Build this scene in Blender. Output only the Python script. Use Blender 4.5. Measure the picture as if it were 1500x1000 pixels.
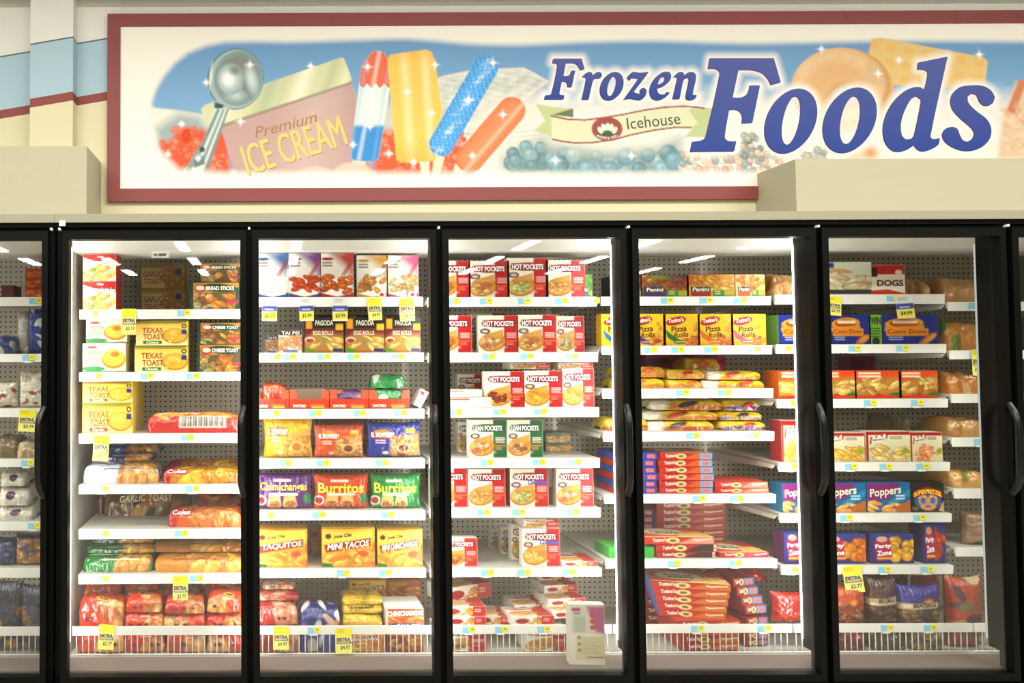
import bpy, math, random
import numpy as np
from mathutils import Matrix, Vector
from mathutils.geometry import tessellate_polygon

for o in list(bpy.data.objects):
    bpy.data.objects.remove(o)
SC = bpy.context.scene
COL = SC.collection
R = math.radians

# ------------------------------------------------------------------ camera
F, CX, CY = 1168.0, 400.0, 486.0          # focal length and principal point in pixels of the 1500 x 1000 frame
D0, EYE = 3.2, 1.6                        # door plane is Y = 0, eye height
CAMLOC = Vector((0, -D0, EYE))
CAMROT = Matrix.Rotation(R(90 + 1.9), 3, 'X') @ Matrix.Rotation(R(-0.22), 3, 'Z')
cd = bpy.data.cameras.new('camera')
cam = bpy.data.objects.new('camera', cd)
COL.objects.link(cam)
cd.sensor_fit = 'HORIZONTAL'
cd.sensor_width = 36.0
cd.lens = F * 36.0 / 1500.0
cd.shift_x = (750 - CX) / 1500.0
cd.shift_y = (CY - 500) / 1500.0
cam.matrix_world = Matrix.Translation(CAMLOC) @ CAMROT.to_4x4()
SC.camera = cam

# ------------------------------------------------------------------ light and exposure
SC.view_settings.view_transform = 'Standard'
SC.view_settings.look = 'None'
SC.view_settings.gamma = 1.0
SC.view_settings.use_curve_mapping = False
SC.view_settings.exposure = 0.15
W = bpy.data.worlds.new('world')
SC.world = W
W.use_nodes = True
W.node_tree.nodes['Background'].inputs[0].default_value = (1.0, 0.96, 0.88, 1)
W.node_tree.nodes['Background'].inputs[1].default_value = 0.06
LAMP_POWER = 27.0       # freezer tubes
STORE_POWER = 93.0     # each ceiling lamp strip near the wall


def area(name, loc, sx, sy, power, col=(1, 0.974, 0.91)):
    l = bpy.data.lights.new(name, 'AREA')
    l.shape = 'RECTANGLE'
    l.size, l.size_y = sx, sy
    l.energy = power
    l.color = col
    o = bpy.data.objects.new(name, l)
    COL.objects.link(o)
    o.location = loc
    return o


for x in (-2.0, 1.2, 4.4):
    for y in (-1.3, -3.6):
        area('store_ceiling_lamp', (x, y, 3.93), 2.6, 0.3, STORE_POWER)

# ------------------------------------------------------------------ helpers


def P(px, py, Y):
    """World point on the vertical plane Y that the photo shows at pixel px, py."""
    d = CAMROT @ Vector(((px - CX) / F, -(py - CY) / F, -1.0))
    t = (Y + D0) / d.y
    return CAMLOC + d * t


def S(h):
    """hex sRGB -> linear rgb"""
    h = h.lstrip('#')
    c = np.array([int(h[i:i + 2], 16) / 255.0 for i in (0, 2, 4)])
    return np.where(c <= 0.04045, c / 12.92, ((c + 0.055) / 1.055) ** 2.4)


def L(c):
    return S(c) if isinstance(c, str) else np.array(c, float)


def new_mat(name, base='#ffffff', rough=0.5, attr=False, metal=0.0, coat=0.0, bump=0.0, bscale=60.0, spec=0.5):
    m = bpy.data.materials.new(name)
    m.use_nodes = True
    nt = m.node_tree
    b = nt.nodes['Principled BSDF']
    b.inputs['Roughness'].default_value = rough
    b.inputs['Metallic'].default_value = metal
    b.inputs['Specular IOR Level'].default_value = spec
    b.inputs['Coat Weight'].default_value = coat
    if attr:
        a = nt.nodes.new('ShaderNodeAttribute')
        a.attribute_name = 'Col'
        nt.links.new(a.outputs['Color'], b.inputs['Base Color'])
    else:
        c = L(base)
        n = nt.nodes.new('ShaderNodeTexNoise')
        n.inputs['Scale'].default_value = 9.0
        r = nt.nodes.new('ShaderNodeMapRange')
        r.inputs['To Min'].default_value = 0.96
        r.inputs['To Max'].default_value = 1.04
        nt.links.new(n.outputs['Fac'], r.inputs['Value'])
        v = nt.nodes.new('ShaderNodeVectorMath')
        v.operation = 'SCALE'
        v.inputs[0].default_value = c
        nt.links.new(r.outputs['Result'], v.inputs['Scale'])
        nt.links.new(v.outputs['Vector'], b.inputs['Base Color'])
    if bump:
        n = nt.nodes.new('ShaderNodeTexNoise')
        n.inputs['Scale'].default_value = bscale
        n.inputs['Detail'].default_value = 3.0
        tc = nt.nodes.new('ShaderNodeTexCoord')
        nt.links.new(tc.outputs['Object'], n.inputs['Vector'])
        bp = nt.nodes.new('ShaderNodeBump')
        bp.inputs['Strength'].default_value = bump
        bp.inputs['Distance'].default_value = 0.01
        nt.links.new(n.outputs['Fac'], bp.inputs['Height'])
        nt.links.new(bp.outputs['Normal'], b.inputs['Normal'])
    return m


def emit_mat(name, col, strength):
    m = bpy.data.materials.new(name)
    m.use_nodes = True
    nt = m.node_tree
    nt.nodes.remove(nt.nodes['Principled BSDF'])
    e = nt.nodes.new('ShaderNodeEmission')
    e.inputs[0].default_value = (*col, 1)
    e.inputs[1].default_value = strength
    nt.links.new(e.outputs[0], nt.nodes['Material Output'].inputs['Surface'])
    return m


def glass_mat():
    m = bpy.data.materials.new('door_glass')
    m.use_nodes = True
    nt = m.node_tree
    nt.nodes.remove(nt.nodes['Principled BSDF'])
    t = nt.nodes.new('ShaderNodeBsdfTransparent')
    t.inputs[0].default_value = (0.97, 0.98, 0.97, 1)
    g = nt.nodes.new('ShaderNodeBsdfGlossy')
    g.inputs['Roughness'].default_value = 0.012
    lw = nt.nodes.new('ShaderNodeLayerWeight')
    lw.inputs['Blend'].default_value = 0.5
    po = nt.nodes.new('ShaderNodeMath')
    po.operation = 'POWER'
    po.inputs[1].default_value = 5.0
    mu = nt.nodes.new('ShaderNodeMath')
    mu.operation = 'MULTIPLY_ADD'
    mu.inputs[1].default_value = 0.95
    mu.inputs[2].default_value = 0.045
    nt.links.new(lw.outputs['Facing'], po.inputs[0])
    nt.links.new(po.outputs[0], mu.inputs[0])
    mx = nt.nodes.new('ShaderNodeMixShader')
    nt.links.new(mu.outputs[0], mx.inputs[0])
    nt.links.new(t.outputs[0], mx.inputs[1])
    nt.links.new(g.outputs[0], mx.inputs[2])
    nt.links.new(mx.outputs[0], nt.nodes['Material Output'].inputs['Surface'])
    return m


M = dict(
    card=new_mat('printed_card', attr=True, rough=0.42, spec=0.35),
    film=new_mat('printed_film', attr=True, rough=0.2, spec=0.6, coat=0.4, bump=0.9, bscale=30),
    sign=new_mat('printed_panel', attr=True, rough=0.55, spec=0.2),
    black=new_mat('black_anodised', '#030303', 0.5, spec=0.08),
    black2=new_mat('black_door_frame', '#060705', 0.45, spec=0.12),
    handle=new_mat('black_handle', '#0a0b09', 0.3, spec=0.35),
    white=new_mat('white_enamel', '#eeece4', 0.38),
    grey=new_mat('grey_enamel', '#a9a59b', 0.5),
    beige=new_mat('beige_trim', '#8f8a74', 0.5),
    deck=new_mat('shelf_enamel', '#bdb9ae', 0.45),
    cover=new_mat('beige_paint', '#bdb89d', 0.65, spec=0.2),
    maroon=new_mat('maroon_paint', '#8f4a47', 0.5, spec=0.3),
    floor=new_mat('floor_tiles', '#b9b3a4', 0.35),
    ceiling=new_mat('ceiling_paint', '#b8b6ac', 0.8),
    storewall=new_mat('far_wall_paint', '#8b8678', 0.8),
    tube=emit_mat('freezer_tube', (1.0, 0.985, 0.95), LAMP_POWER),
    dimtube=emit_mat('spent_tube', (0.9, 0.9, 0.85), 0.55),
    ceil=emit_mat('ceiling_tube', (1.0, 0.99, 0.95), 42.0),
    glass=glass_mat(),
    wire=new_mat('white_wire', '#e8e6de', 0.4),
    teeth=new_mat('grille_teeth', '#cfc8bc', 0.5),
    dusty=new_mat('air_return', '#70605a', 0.6),
)


class MB:
    """collects faces with per-vertex colours; builds ONE mesh object"""

    def __init__(s):
        s.V, s.C, s.Fc, s.n, s.mi, s.sm = [], [], [], 0, [], []

    def add(s, v, faces, c=(1, 1, 1), mi=0, smooth=False):
        v = np.asarray(v, float).reshape(-1, 3)
        c = np.asarray(c, float)
        if c.ndim == 1:
            c = np.tile(c, (len(v), 1))
        s.V.append(v)
        s.C.append(c)
        f = [tuple(int(i) + s.n for i in q) for q in faces]
        s.Fc += f
        s.mi += [mi] * len(f)
        s.sm += [smooth] * len(f)
        s.n += len(v)
        return s

    def box(s, x0, x1, y0, y1, z0, z1, c=(1, 1, 1), mi=0, skip=''):
        v = [(x0, y0, z0), (x1, y0, z0), (x1, y1, z0), (x0, y1, z0), (x0, y0, z1), (x1, y0, z1), (x1, y1, z1), (x0, y1, z1)]
        fs = dict(f=(0, 1, 5, 4), r=(1, 2, 6, 5), b=(2, 3, 7, 6), l=(3, 0, 4, 7), t=(4, 5, 6, 7), u=(3, 2, 1, 0))
        return s.add(v, [q for k, q in fs.items() if k not in skip], c, mi)

    def grid(s, Pts, C, mi=0, smooth=False, flip=False):
        ny, nx = Pts.shape[:2]
        i = np.arange((ny - 1) * (nx - 1))
        r, c = i // (nx - 1), i % (nx - 1)
        a = r * nx + c
        q = np.stack([a, a + nx, a + nx + 1, a + 1], 1) if not flip else np.stack([a, a + 1, a + nx + 1, a + nx], 1)
        return s.add(Pts.reshape(-1, 3), q.tolist(), C.reshape(-1, 3), mi, smooth)

    def tube(s, pts, r, n=8, c=(1, 1, 1), mi=0, sx=1.0):
        pts = [Vector(p) for p in pts]
        V = []
        for i, p in enumerate(pts):
            t = (pts[min(i + 1, len(pts) - 1)] - pts[max(i - 1, 0)]).normalized()
            u = t.cross(Vector((0, 1, 0)))
            if u.length < 1e-3:
                u = Vector((1, 0, 0))
            u.normalize()
            w = u.cross(t)
            for k in range(n):
                a = 2 * math.pi * k / n
                V.append(p + u * (math.cos(a) * r * sx) + w * (math.sin(a) * r))
        Fs = []
        for i in range(len(pts) - 1):
            for k in range(n):
                a, b = i * n + k, i * n + (k + 1) % n
                Fs.append((a, b, b + n, a + n))
        Fs.append(tuple(range(n))[::-1])
        Fs.append(tuple((len(pts) - 1) * n + k for k in range(n)))
        return s.add([tuple(p) for p in V], Fs, c, mi, True)

    def build(s, name, mats, parent=None):
        V = np.concatenate(s.V).astype(np.float32)
        C = np.concatenate(s.C).astype(np.float32)
        me = bpy.data.meshes.new(name)
        lens = np.array([len(f) for f in s.Fc], np.int32)
        idx = np.array([i for f in s.Fc for i in f], np.int32)
        me.vertices.add(len(V))
        me.vertices.foreach_set('co', V.ravel())
        me.loops.add(len(idx))
        me.loops.foreach_set('vertex_index', idx)
        me.polygons.add(len(lens))
        me.polygons.foreach_set('loop_start', np.concatenate([[0], np.cumsum(lens)[:-1]]).astype(np.int32))
        me.polygons.foreach_set('material_index', np.array(s.mi, np.int32))
        me.polygons.foreach_set('use_smooth', np.array(s.sm, bool))
        a = me.color_attributes.new('Col', 'FLOAT_COLOR', 'POINT')
        a.data.foreach_set('color', np.concatenate([C, np.ones((len(C), 1), np.float32)], 1).ravel())
        me.update(calc_edges=True)
        me.validate()
        for m in (mats if isinstance(mats, (list, tuple)) else [mats]):
            me.materials.append(m)
        o = bpy.data.objects.new(name, me)
        COL.objects.link(o)
        if parent is not None:
            o.parent = parent
        return o


def tag(o, label=None, cat=None, group=None, kind=None):
    for k, v in (('label', label), ('category', cat), ('group', group), ('kind', kind)):
        if v:
            o[k] = v
    return o


def empty(name, loc=(0, 0, 0)):
    o = bpy.data.objects.new(name, None)
    o.location = loc
    o.empty_display_size = 0.1
    COL.objects.link(o)
    return o


# ------------------------------------------------------------------ text outlines (built-in font)
_TX = {}


def glyphs(s, bold=0.02):
    k = (s, bold)
    if k not in _TX:
        cu = bpy.data.curves.new('txt', 'FONT')
        cu.body = s
        cu.offset = bold
        cu.resolution_u = 3
        ob = bpy.data.objects.new('txt', cu)
        COL.objects.link(ob)
        dg = bpy.context.evaluated_depsgraph_get()
        me = ob.evaluated_get(dg).to_mesh()
        v = np.array([q.co[:2] for q in me.vertices]).reshape(-1, 2)
        f = [tuple(q.vertices) for q in me.polygons]
        ob.evaluated_get(dg).to_mesh_clear()
        bpy.data.objects.remove(ob)
        bpy.data.curves.remove(cu)
        lo, hi = v.min(0), v.max(0)
        _TX[k] = ((v - lo) / (hi - lo), f)
    return _TX[k]


# ------------------------------------------------------------------ printed artwork painter
class Art:
    """U runs across 0..1, V runs down 0..1 (or any ranges given)"""

    def __init__(s, nx, ny, u0=0., u1=1., v0=0., v1=1., asp=1.0):
        s.nx, s.ny = nx, ny
        s.U, s.V = np.meshgrid(np.linspace(u0, u1, nx), np.linspace(v0, v1, ny))
        s.du, s.dv = (u1 - u0) / (nx - 1), (v1 - v0) / (ny - 1)
        s.C = np.ones((ny, nx, 3))
        s.T = []
        s.side = s.top = None
        s.asp = asp                       # width / height of the printed face
        s.rng = random.Random(7)

    def mix(s, m, c):
        s.C += (L(c) - s.C) * np.clip(m, 0, 1)[..., None]
        return s

    def f(s, c):
        s.C[:] = L(c)
        s.base = L(c)
        return s

    def gv(s, c0, c1, v0=0., v1=1.):
        t = np.clip((s.V - v0) / (v1 - v0), 0, 1)[..., None]
        s.C[:] = L(c0) * (1 - t) + L(c1) * t
        s.base = L(c0)
        return s

    def r(s, x0, y0, x1, y1, c, soft=0.5):
        a, b = soft * s.du, soft * s.dv
        m = np.clip((s.U - x0) / a * .5 + .5, 0, 1) * np.clip((x1 - s.U) / a * .5 + .5, 0, 1) * np.clip((s.V - y0) / b * .5 + .5, 0, 1) * np.clip((y1 - s.V) / b * .5 + .5, 0, 1)
        return s.mix(m, c)

    def e(s, cx, cy, rx, ry, c, rot=0., soft=0., k=1.0):
        """ellipse; soft is the relative width of the fading edge"""
        x, y = (s.U - cx), (s.V - cy)
        if rot:
            a = R(rot)
            x, y = x * math.cos(a) + y * math.sin(a) / s.asp, -x * math.sin(a) * s.asp + y * math.cos(a)
        d = np.sqrt((x / rx) ** 2 + (y / ry) ** 2)
        w = max(soft, 0.7 * max(s.du / rx, s.dv / ry))
        return s.mix(np.clip((1 - d) / w + 0.5 * (soft == 0), 0, 1) * k, c)

    def p(s, pts, c, soft=1.0, k=1.0):
        d = sdist(np.array(pts, float), s.U / s.du, s.V / s.dv, s.du, s.dv)
        return s.mix(np.clip(0.5 - d / soft, 0, 1) * k, c)

    def food(s, x0, y0, x1, y1, c1, c2, n=14, r=0.16, seed=1, flat=0.7):
        """heap of pieces: each piece shaded by its own printed highlight"""
        g = random.Random(seed)
        a, b = L(c1), L(c2)
        W, H = x1 - x0, y1 - y0
        for i in range(n):
            t = i / max(1, n - 1)
            cx, cy = x0 + W * g.random(), y0 + H * (0.15 * g.random() + 0.85 * t)
            q = g.random()
            c = a * (1 - q) + b * q
            rr = r * (0.75 + 0.5 * g.random())
            ro = g.uniform(-50, 50)
            s.e(cx, cy, rr * W, rr * H * flat * 1.25, c * 0.45, ro)
            s.e(cx, cy, rr * W * .9, rr * H * flat * 1.1, c, ro)
            s.e(cx - rr * W * .2, cy - rr * H * .25, rr * W * .45, rr * H * .4, np.minimum(c * 1.5 + .04, 1), ro, soft=.8)
        return s

    def bars(s, x0, y0, x1, y1, n, c, fill=0.45):
        h = (y1 - y0) / n
        g = random.Random(n)
        for i in range(n):
            s.r(x0, y0 + i * h, x1 - (x1 - x0) * .35 * g.random(), y0 + (i + fill) * h, c)
        return s

    def t(s, txt, x0, y0, x1, y1, c, rise=0., shear=0., bold=0.025, arc=0., taper=0.):
        s.T.append((txt, x0, y0, x1, y1, L(c), rise, shear, bold, arc, taper))
        return s


def sdist(pts, X, Y, du, dv):
    """signed distance in cells to a closed polygon (negative inside)"""
    p = pts / np.array([du, dv])
    m = np.full(X.shape, 1e9)
    ins = np.zeros(X.shape, bool)
    n = len(p)
    for i in range(n):
        a, b = p[i], p[(i + 1) % n]
        ex, ey = b - a
        l2 = ex * ex + ey * ey + 1e-12
        t = np.clip(((X - a[0]) * ex + (Y - a[1]) * ey) / l2, 0, 1)
        d = (X - a[0] - t * ex) ** 2 + (Y - a[1] - t * ey) ** 2
        m = np.minimum(m, d)
        cr = ((a[1] > Y) != (b[1] > Y)) & (X < (b[0] - a[0]) * (Y - a[1]) / (b[1] - a[1] + 1e-12) + a[0])
        ins ^= cr
    m = np.sqrt(m)
    return np.where(ins, -m, m)


INK = 1.4            # printing inks are a little deeper than the swatches


def put_text(mb, art, surf, mi=0):
    """append the artwork's lettering to the mesh; surf(u, v) -> points, normals"""
    for (txt, x0, y0, x1, y1, c, rise, shear, bold, arc, taper) in art.T:
        g, f = glyphs(txt, bold)
        h = y1 - y0
        u = x0 + g[:, 0] * (x1 - x0) + shear * (g[:, 1]) * h / art.asp
        k = 1.0 + taper * (g[:, 0] - .5)
        v = y1 - g[:, 1] * h * k - rise * g[:, 0] + arc * ((2 * g[:, 0] - 1) ** 2)
        pts = surf(u, v)
        mb.add(pts, f, c, mi)


# ------------------------------------------------------------------ package shapes (origin: centre of the base, front faces -Y)
def carton(w, d, h, art, side=None, top=None, topart=None, mat='card'):
    art.C = np.clip(art.C, 0, 1) ** INK
    mb = MB()
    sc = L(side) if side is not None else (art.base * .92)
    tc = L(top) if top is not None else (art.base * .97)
    X = (art.U - .5) * w
    Z = (1 - art.V) * h
    mb.grid(np.stack([X, np.full_like(X, -d / 2), Z], -1), art.C)
    mb.box(-w / 2, w / 2, -d / 2, d / 2, 0, h, sc, skip='ft' if topart is None else 'ft')
    if topart is None:
        mb.add([(-w / 2, -d / 2, h), (w / 2, -d / 2, h), (w / 2, d / 2, h), (-w / 2, d / 2, h)], [(0, 1, 2, 3)], tc)
    else:
        X = (topart.U - .5) * w
        Yy = (.5 - topart.V) * d
        mb.grid(np.stack([X, Yy, np.full_like(X, h)], -1), topart.C)
        put_text(mb, topart, lambda u, v: np.stack([(u - .5) * w, (.5 - v) * d, np.full_like(u, h + .0006)], 1))
    put_text(mb, art, lambda u, v: np.stack([(u - .5) * w, np.full_like(u, -d / 2 - .0006), (1 - v) * h], 1))
    return mb


def noise2(u, v, seed, k=3.0):
    g = random.Random(seed)
    o = 0
    for i in range(7):
        a, ph, fr = g.uniform(0, 6.28), g.uniform(0, 6.28), k * (1 + .55 * i)
        o = o + np.sin(fr * (u * math.cos(a) + v * math.sin(a)) * 2.2 + ph) / (1 + .45 * i)
    return o / 3.0


def pouch(w, t, h, art, seed=1, wrinkle=.10, ears=.05):
    """upright pillow bag: seams above and below, front bulges"""
    art.C = np.clip(art.C, 0, 1) ** INK
    mb = MB()

    def shape(u, v):
        a, b = 2 * u - 1, 2 * v - 1
        prof = np.clip(1 - np.abs(a) ** 3.2, 0, 1) ** .55 * np.clip(1 - np.abs(b) ** 4, 0, 1) ** .6
        n = noise2(u, v, seed)
        x = a * .5 * w * (1 - ears * np.cos(b * 1.5) ** 2)
        z = (1 - v) * h + ears * h * .8 * (np.abs(a) ** 2.5) * (v < .25) * (1 - v / .25) * (.6 + .6 * math.sin(seed))
        edge = .004 * np.sin(u * 60 + seed) * (1 - prof)
        return x, z, prof, n, edge

    def surf(u, v, off=0.0):
        x, z, p, n, e = shape(u, v)
        rd = 1 - 2 * np.abs(noise2(u * w / .08, v * h / .08, seed + 50, 4.0))
        y = -t * .5 * p * (1 + wrinkle * n) - .0022 * rd - .0015 - off + e
        return np.stack([x, y, z], -1)
    mb.grid(surf(art.U, art.V), art.C, smooth=True)
    x, z, p, n, e = shape(art.U, art.V)
    mb.grid(np.stack([x, t * .42 * p + .0015 + e, z], -1), np.broadcast_to(art.base * .85, art.C.shape), smooth=True, flip=True)
    put_text(mb, art, lambda u, v: surf(u, v, .0022))
    return mb


def loaf(w, d, h, art, seed=1, lump=.10, ends=.16, k=2.6):
    """bag lying on its side: v = 0 at the back of the crown, v = 1 at the front underside"""
    art.C = np.clip(art.C, 0, 1) ** INK
    mb = MB()

    def surf(u, v, off=0.0):
        a = 2 * u - 1
        s = np.clip(1 - np.abs(a) ** 5, 0, 1) ** ends * (1 - .0 * a) * .93 + .07
        th = (1 - v) * R(168) + R(-8)
        n = 1 + lump * noise2(u * w / .16, v * 1.2, seed, k) + .035 * (1 - 2 * np.abs(noise2(u * w / .09, v * 1.6, seed + 50, 4.0)))
        ct, st = np.cos(th), np.sin(th)
        pc = np.sign(ct) * np.abs(ct) ** .75
        ps = np.sign(st) * np.abs(st) ** .75
        y = -pc * (d / 2 * (.35 + .65 * s) * n + off)
        z = ps * ((h * .86) * s * n + off) + .14 * h
        x = a * w / 2 * (1 + .03 * np.sin(th * 2 + seed))
        return np.stack([x, y, np.maximum(z, 0.0)], -1)
    mb.grid(surf(art.U, art.V), art.C, smooth=True)
    P0 = surf(art.U[-1], art.V[-1])
    P1 = surf(art.U[0], art.V[0])
    n = len(P0)
    P0[:, 2] = P1[:, 2] = 0
    mb.grid(np.stack([surf(art.U[-1], art.V[-1]), P0, P1, surf(art.U[0], art.V[0])]), np.broadcast_to(art.base * .8, (4, n, 3)))
    put_text(mb, art, lambda u, v: surf(u, v, .003))
    return mb

# ------------------------------------------------------------------ the room
YW = 1.15                                 # wall behind the freezers
ZC = 4.0


def slab(name, x0, x1, y0, y1, z0, z1, mat, kind='structure'):
    o = MB().box(x0, x1, y0, y1, z0, z1).build(name, mat)
    o['kind'] = kind
    return o


def stripe_mat():
    """painted wall: white above, thin dark line, blue band, maroon stripe, beige below; the bands climb gently along X"""
    m = bpy.data.materials.new('striped_wall_paint')
    m.use_nodes = True
    nt = m.node_tree
    b = nt.nodes['Principled BSDF']
    b.inputs['Roughness'].default_value = 0.7
    b.inputs['Specular IOR Level'].default_value = 0.2
    g = nt.nodes.new('ShaderNodeNewGeometry')
    s = nt.nodes.new('ShaderNodeSeparateXYZ')
    nt.links.new(g.outputs['Position'], s.inputs[0])
    a, c = P(112, 63, YW), P(158, 55, YW)
    sl = 0.17
    z0 = a.z - sl * a.x
    mu = nt.nodes.new('ShaderNodeMath')
    mu.operation = 'MULTIPLY_ADD'
    mu.inputs[1].default_value = -sl
    nt.links.new(s.outputs['X'], mu.inputs[0])
    nt.links.new(s.outputs['Z'], mu.inputs[2])          # z - sl * x
    px = 4.35 / F
    edges = [(-94 * px, '#e3dcb8'), (-81 * px, '#96534f'), (-2.2 * px, '#b2cedb'), (0.0, '#5d7480'), (9.0, '#eeeee6')]
    prev = None
    col = None
    for i, (e, h) in enumerate(edges[:-1]):
        gt = nt.nodes.new('ShaderNodeMath')
        gt.operation = 'GREATER_THAN'
        gt.inputs[1].default_value = z0 + e
        nt.links.new(mu.outputs[0], gt.inputs[0])
        mx = nt.nodes.new('ShaderNodeMix')
        mx.data_type = 'RGBA'
        nt.links.new(gt.outputs[0], mx.inputs['Factor'])
        if prev is None:
            mx.inputs[6].default_value = (*S(edges[0][1]), 1)
        else:
            nt.links.new(prev.outputs[2], mx.inputs[6])
        mx.inputs[7].default_value = (*S(edges[i + 1][1]), 1)
        prev = mx
    nt.links.new(prev.outputs[2], b.inputs['Base Color'])
    return m


TOPZ = P(750, 312, 0).z
WP = stripe_mat()
XS = P(176, 150, YW).x                     # the stripes stop behind the sign
slab('wall_back', -3.2, XS, YW, YW + .2, 0, ZC, WP)
slab('wall_back', XS, 6.4, YW, YW + .2, P(800, 150, YW).z, ZC, new_mat('upper_wall_paint', '#e8e8e0', .7, spec=.2))
slab('wall_back', XS, 6.4, YW, YW + .2, 0, P(800, 150, YW).z, new_mat('lower_wall_paint', '#e3dcb8', .7, spec=.2))
pl, pr = P(43, 150, YW - .1).x, P(106, 150, YW - .1).x
slab('wall_pilaster', pl, pr, YW - .09, YW, TOPZ, ZC, WP)
slab('floor', -9, 16, -22, 1.4, -.1, 0, M['floor'])
slab('ceiling', -9, 16, -22, .88, ZC, ZC + .1, M['ceiling'])
zb = P(750, -3, YW).z
slab('added_shade_bulkhead', -9, 16, .88, 1.4, zb, ZC + .1, M['ceiling'])  # unseen bulkhead, added to keep lamp light off the top of the wall
slab('wall_front', -9, 16, -22.2, -22, 0, ZC, M['storewall'])
slab('wall_left', -9.2, -9, -22, 1.4, 0, ZC, M['storewall'])
slab('wall_right', 16, 16.2, -22, 1.4, 0, ZC, M['storewall'])
# beige boxed-in covers on top of the freezers
a, b = P(-60, 214, .81), P(127, 214, .81)
slab('trim_1', a.x, b.x, .81, YW, TOPZ, b.z, M['cover'])
a, b = P(1165, 233, .81), P(1900, 233, .81)
slab('trim_2', a.x, b.x, .81, YW, TOPZ, a.z, M['cover'])

# far rows of ceiling lamps that glint in the door glass
for i, h in enumerate([-7.1, -4.75, -2.3, .6, 3.5, 6.45, 9.4, 12.4]):
    for j, (y, l) in enumerate(((-13.4, 1.25), (-15.9, 1.25), (-18.4, 1.25))):
        t = empty('ceiling_light', (h * .82, y, ZC))
        tag(t, 'long fluorescent ceiling light mirrored as a white streak in the freezer doors', 'ceiling light', 'store ceiling lights')
        MB().box(-.16, .16, -l / 2 - .05, l / 2 + .05, -.05, 0).build('lamp_housing', M['white'], t)
        MB().box(-.10, .10, -l / 2, l / 2, -.075, -.051).build('diffuser', M['ceil'], t)

# ------------------------------------------------------------------ freezer cabinets
PITCH = .7605
MX = [-.855 + PITCH * k for k in range(7)]        # uprights between the doors of the long cabinet
ML = MX[0] - .033                                  # last upright of the neighbouring cabinet
ZG0, ZG1 = P(750, 986, 0).z, P(750, 349, 0).z      # glass, bottom and top
ZD1 = P(750, 337, 0).z                             # door top
ZH = P(750, 324, 0).z                              # black header top
ZD0 = ZG0 - .03
YB = .85                                           # back panel


def peg_mat():
    m = new_mat('perforated_back_panel', '#e2d8c4', .5)
    nt = m.node_tree
    b = nt.nodes['Principled BSDF']
    src = b.inputs['Base Color'].links[0].from_socket
    g = nt.nodes.new('ShaderNodeNewGeometry')
    v = nt.nodes.new('ShaderNodeVectorMath')
    v.operation = 'MULTIPLY'
    v.inputs[1].default_value = (1 / .0254, 0, 1 / .0254)
    nt.links.new(g.outputs['Position'], v.inputs[0])
    fr = nt.nodes.new('ShaderNodeVectorMath')
    fr.operation = 'FRACTION'
    nt.links.new(v.outputs[0], fr.inputs[0])
    d = nt.nodes.new('ShaderNodeVectorMath')
    d.operation = 'DISTANCE'
    d.inputs[1].default_value = (.5, 0, .5)
    nt.links.new(fr.outputs[0], d.inputs[0])
    lt = nt.nodes.new('ShaderNodeMath')
    lt.operation = 'LESS_THAN'
    lt.inputs[1].default_value = .17
    nt.links.new(d.outputs['Value'], lt.inputs[0])
    mx = nt.nodes.new('ShaderNodeMix')
    mx.data_type = 'RGBA'
    nt.links.new(lt.outputs[0], mx.inputs['Factor'])
    nt.links.new(src, mx.inputs[6])
    mx.inputs[7].default_value = (.012, .012, .012, 1)
    nt.links.new(mx.outputs[2], b.inputs['Base Color'])
    return m


M['peg'] = peg_mat()


def door(x0, x1, par, half=False):
    """one glass door between two uprights"""
    a, b = x0 + .012, x1 - .012
    g0, g1 = x0 + .038, x1 - .036
    m = MB()
    for q in ((a, g0, ZD0, ZD1), (g1, b, ZD0, ZD1), (g0, g1, ZD0, ZG0), (g0, g1, ZG1, ZD1)):
        m.box(q[0], q[1], -.022, .03, q[2], q[3])
    f = m.build('door', M['black2'], par)
    MB().box(g0 - .004, g1 + .004, -.004, .0, ZG0 - .004, ZG1 + .004).build('glass', M['glass'], f)
    w = .006                                            # rubber gasket behind the frame
    m = MB()
    for q in ((a + w, g0 - w, ZD0, ZD1), (g1 + w, b - w, ZD0, ZD1), (g0 - w, g1 + w, ZD0, ZG0 - w), (g0 - w, g1 + w, ZG1 + w, ZD1)):
        m.box(q[0], q[1], .031, .04, q[2], q[3])
    m.build('gasket', M['black'], f)
    hx = x1 - .034
    z1, z0 = P(1200, 592, -.06).z, P(1200, 727, -.06).z
    n = 14
    pts = [(hx + .012, -.02, z0)]
    for i in range(n + 1):
        t = i / n
        e = min(1, 5 * t, 5 * (1 - t))
        e = 1 - (1 - e) ** 2
        pts.append((hx + .012 * (1 - e), -.024 - .042 * e - .006 * math.sin(math.pi * t), z0 + .006 + (z1 - z0 - .012) * t))
    pts.append((hx + .012, -.02, z1))
    MB().tube(pts, .0125, 10).build('handle', M['handle'], f)


def tooth_strip(x0, x1, y, z):
    m = MB()
    n = int((x1 - x0) / .0195)
    for i in range(n):
        x = x0 + (i + .5) * (x1 - x0) / n
        m.add([(x - .0065, y - .006, z), (x + .0065, y - .006, z), (x, y - .010, z - .016), (x - .0065, y, z), (x + .0065, y, z), (x, y, z - .012)],
              [(0, 1, 2), (3, 5, 4), (0, 2, 5, 3), (1, 4, 5, 2), (0, 3, 4, 1)])
    m.box(x0, x1, y - .005, y + .03, z, z + .006)
    return m


ZRAIL1, ZRAIL0 = P(750, 915.5, .2).z, P(750, 928, .2).z        # bottom basket rail
ZBASK = P(750, 958, .2).z                                       # basket deck
ZPAN0 = P(750, 972, .16).z


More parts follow.
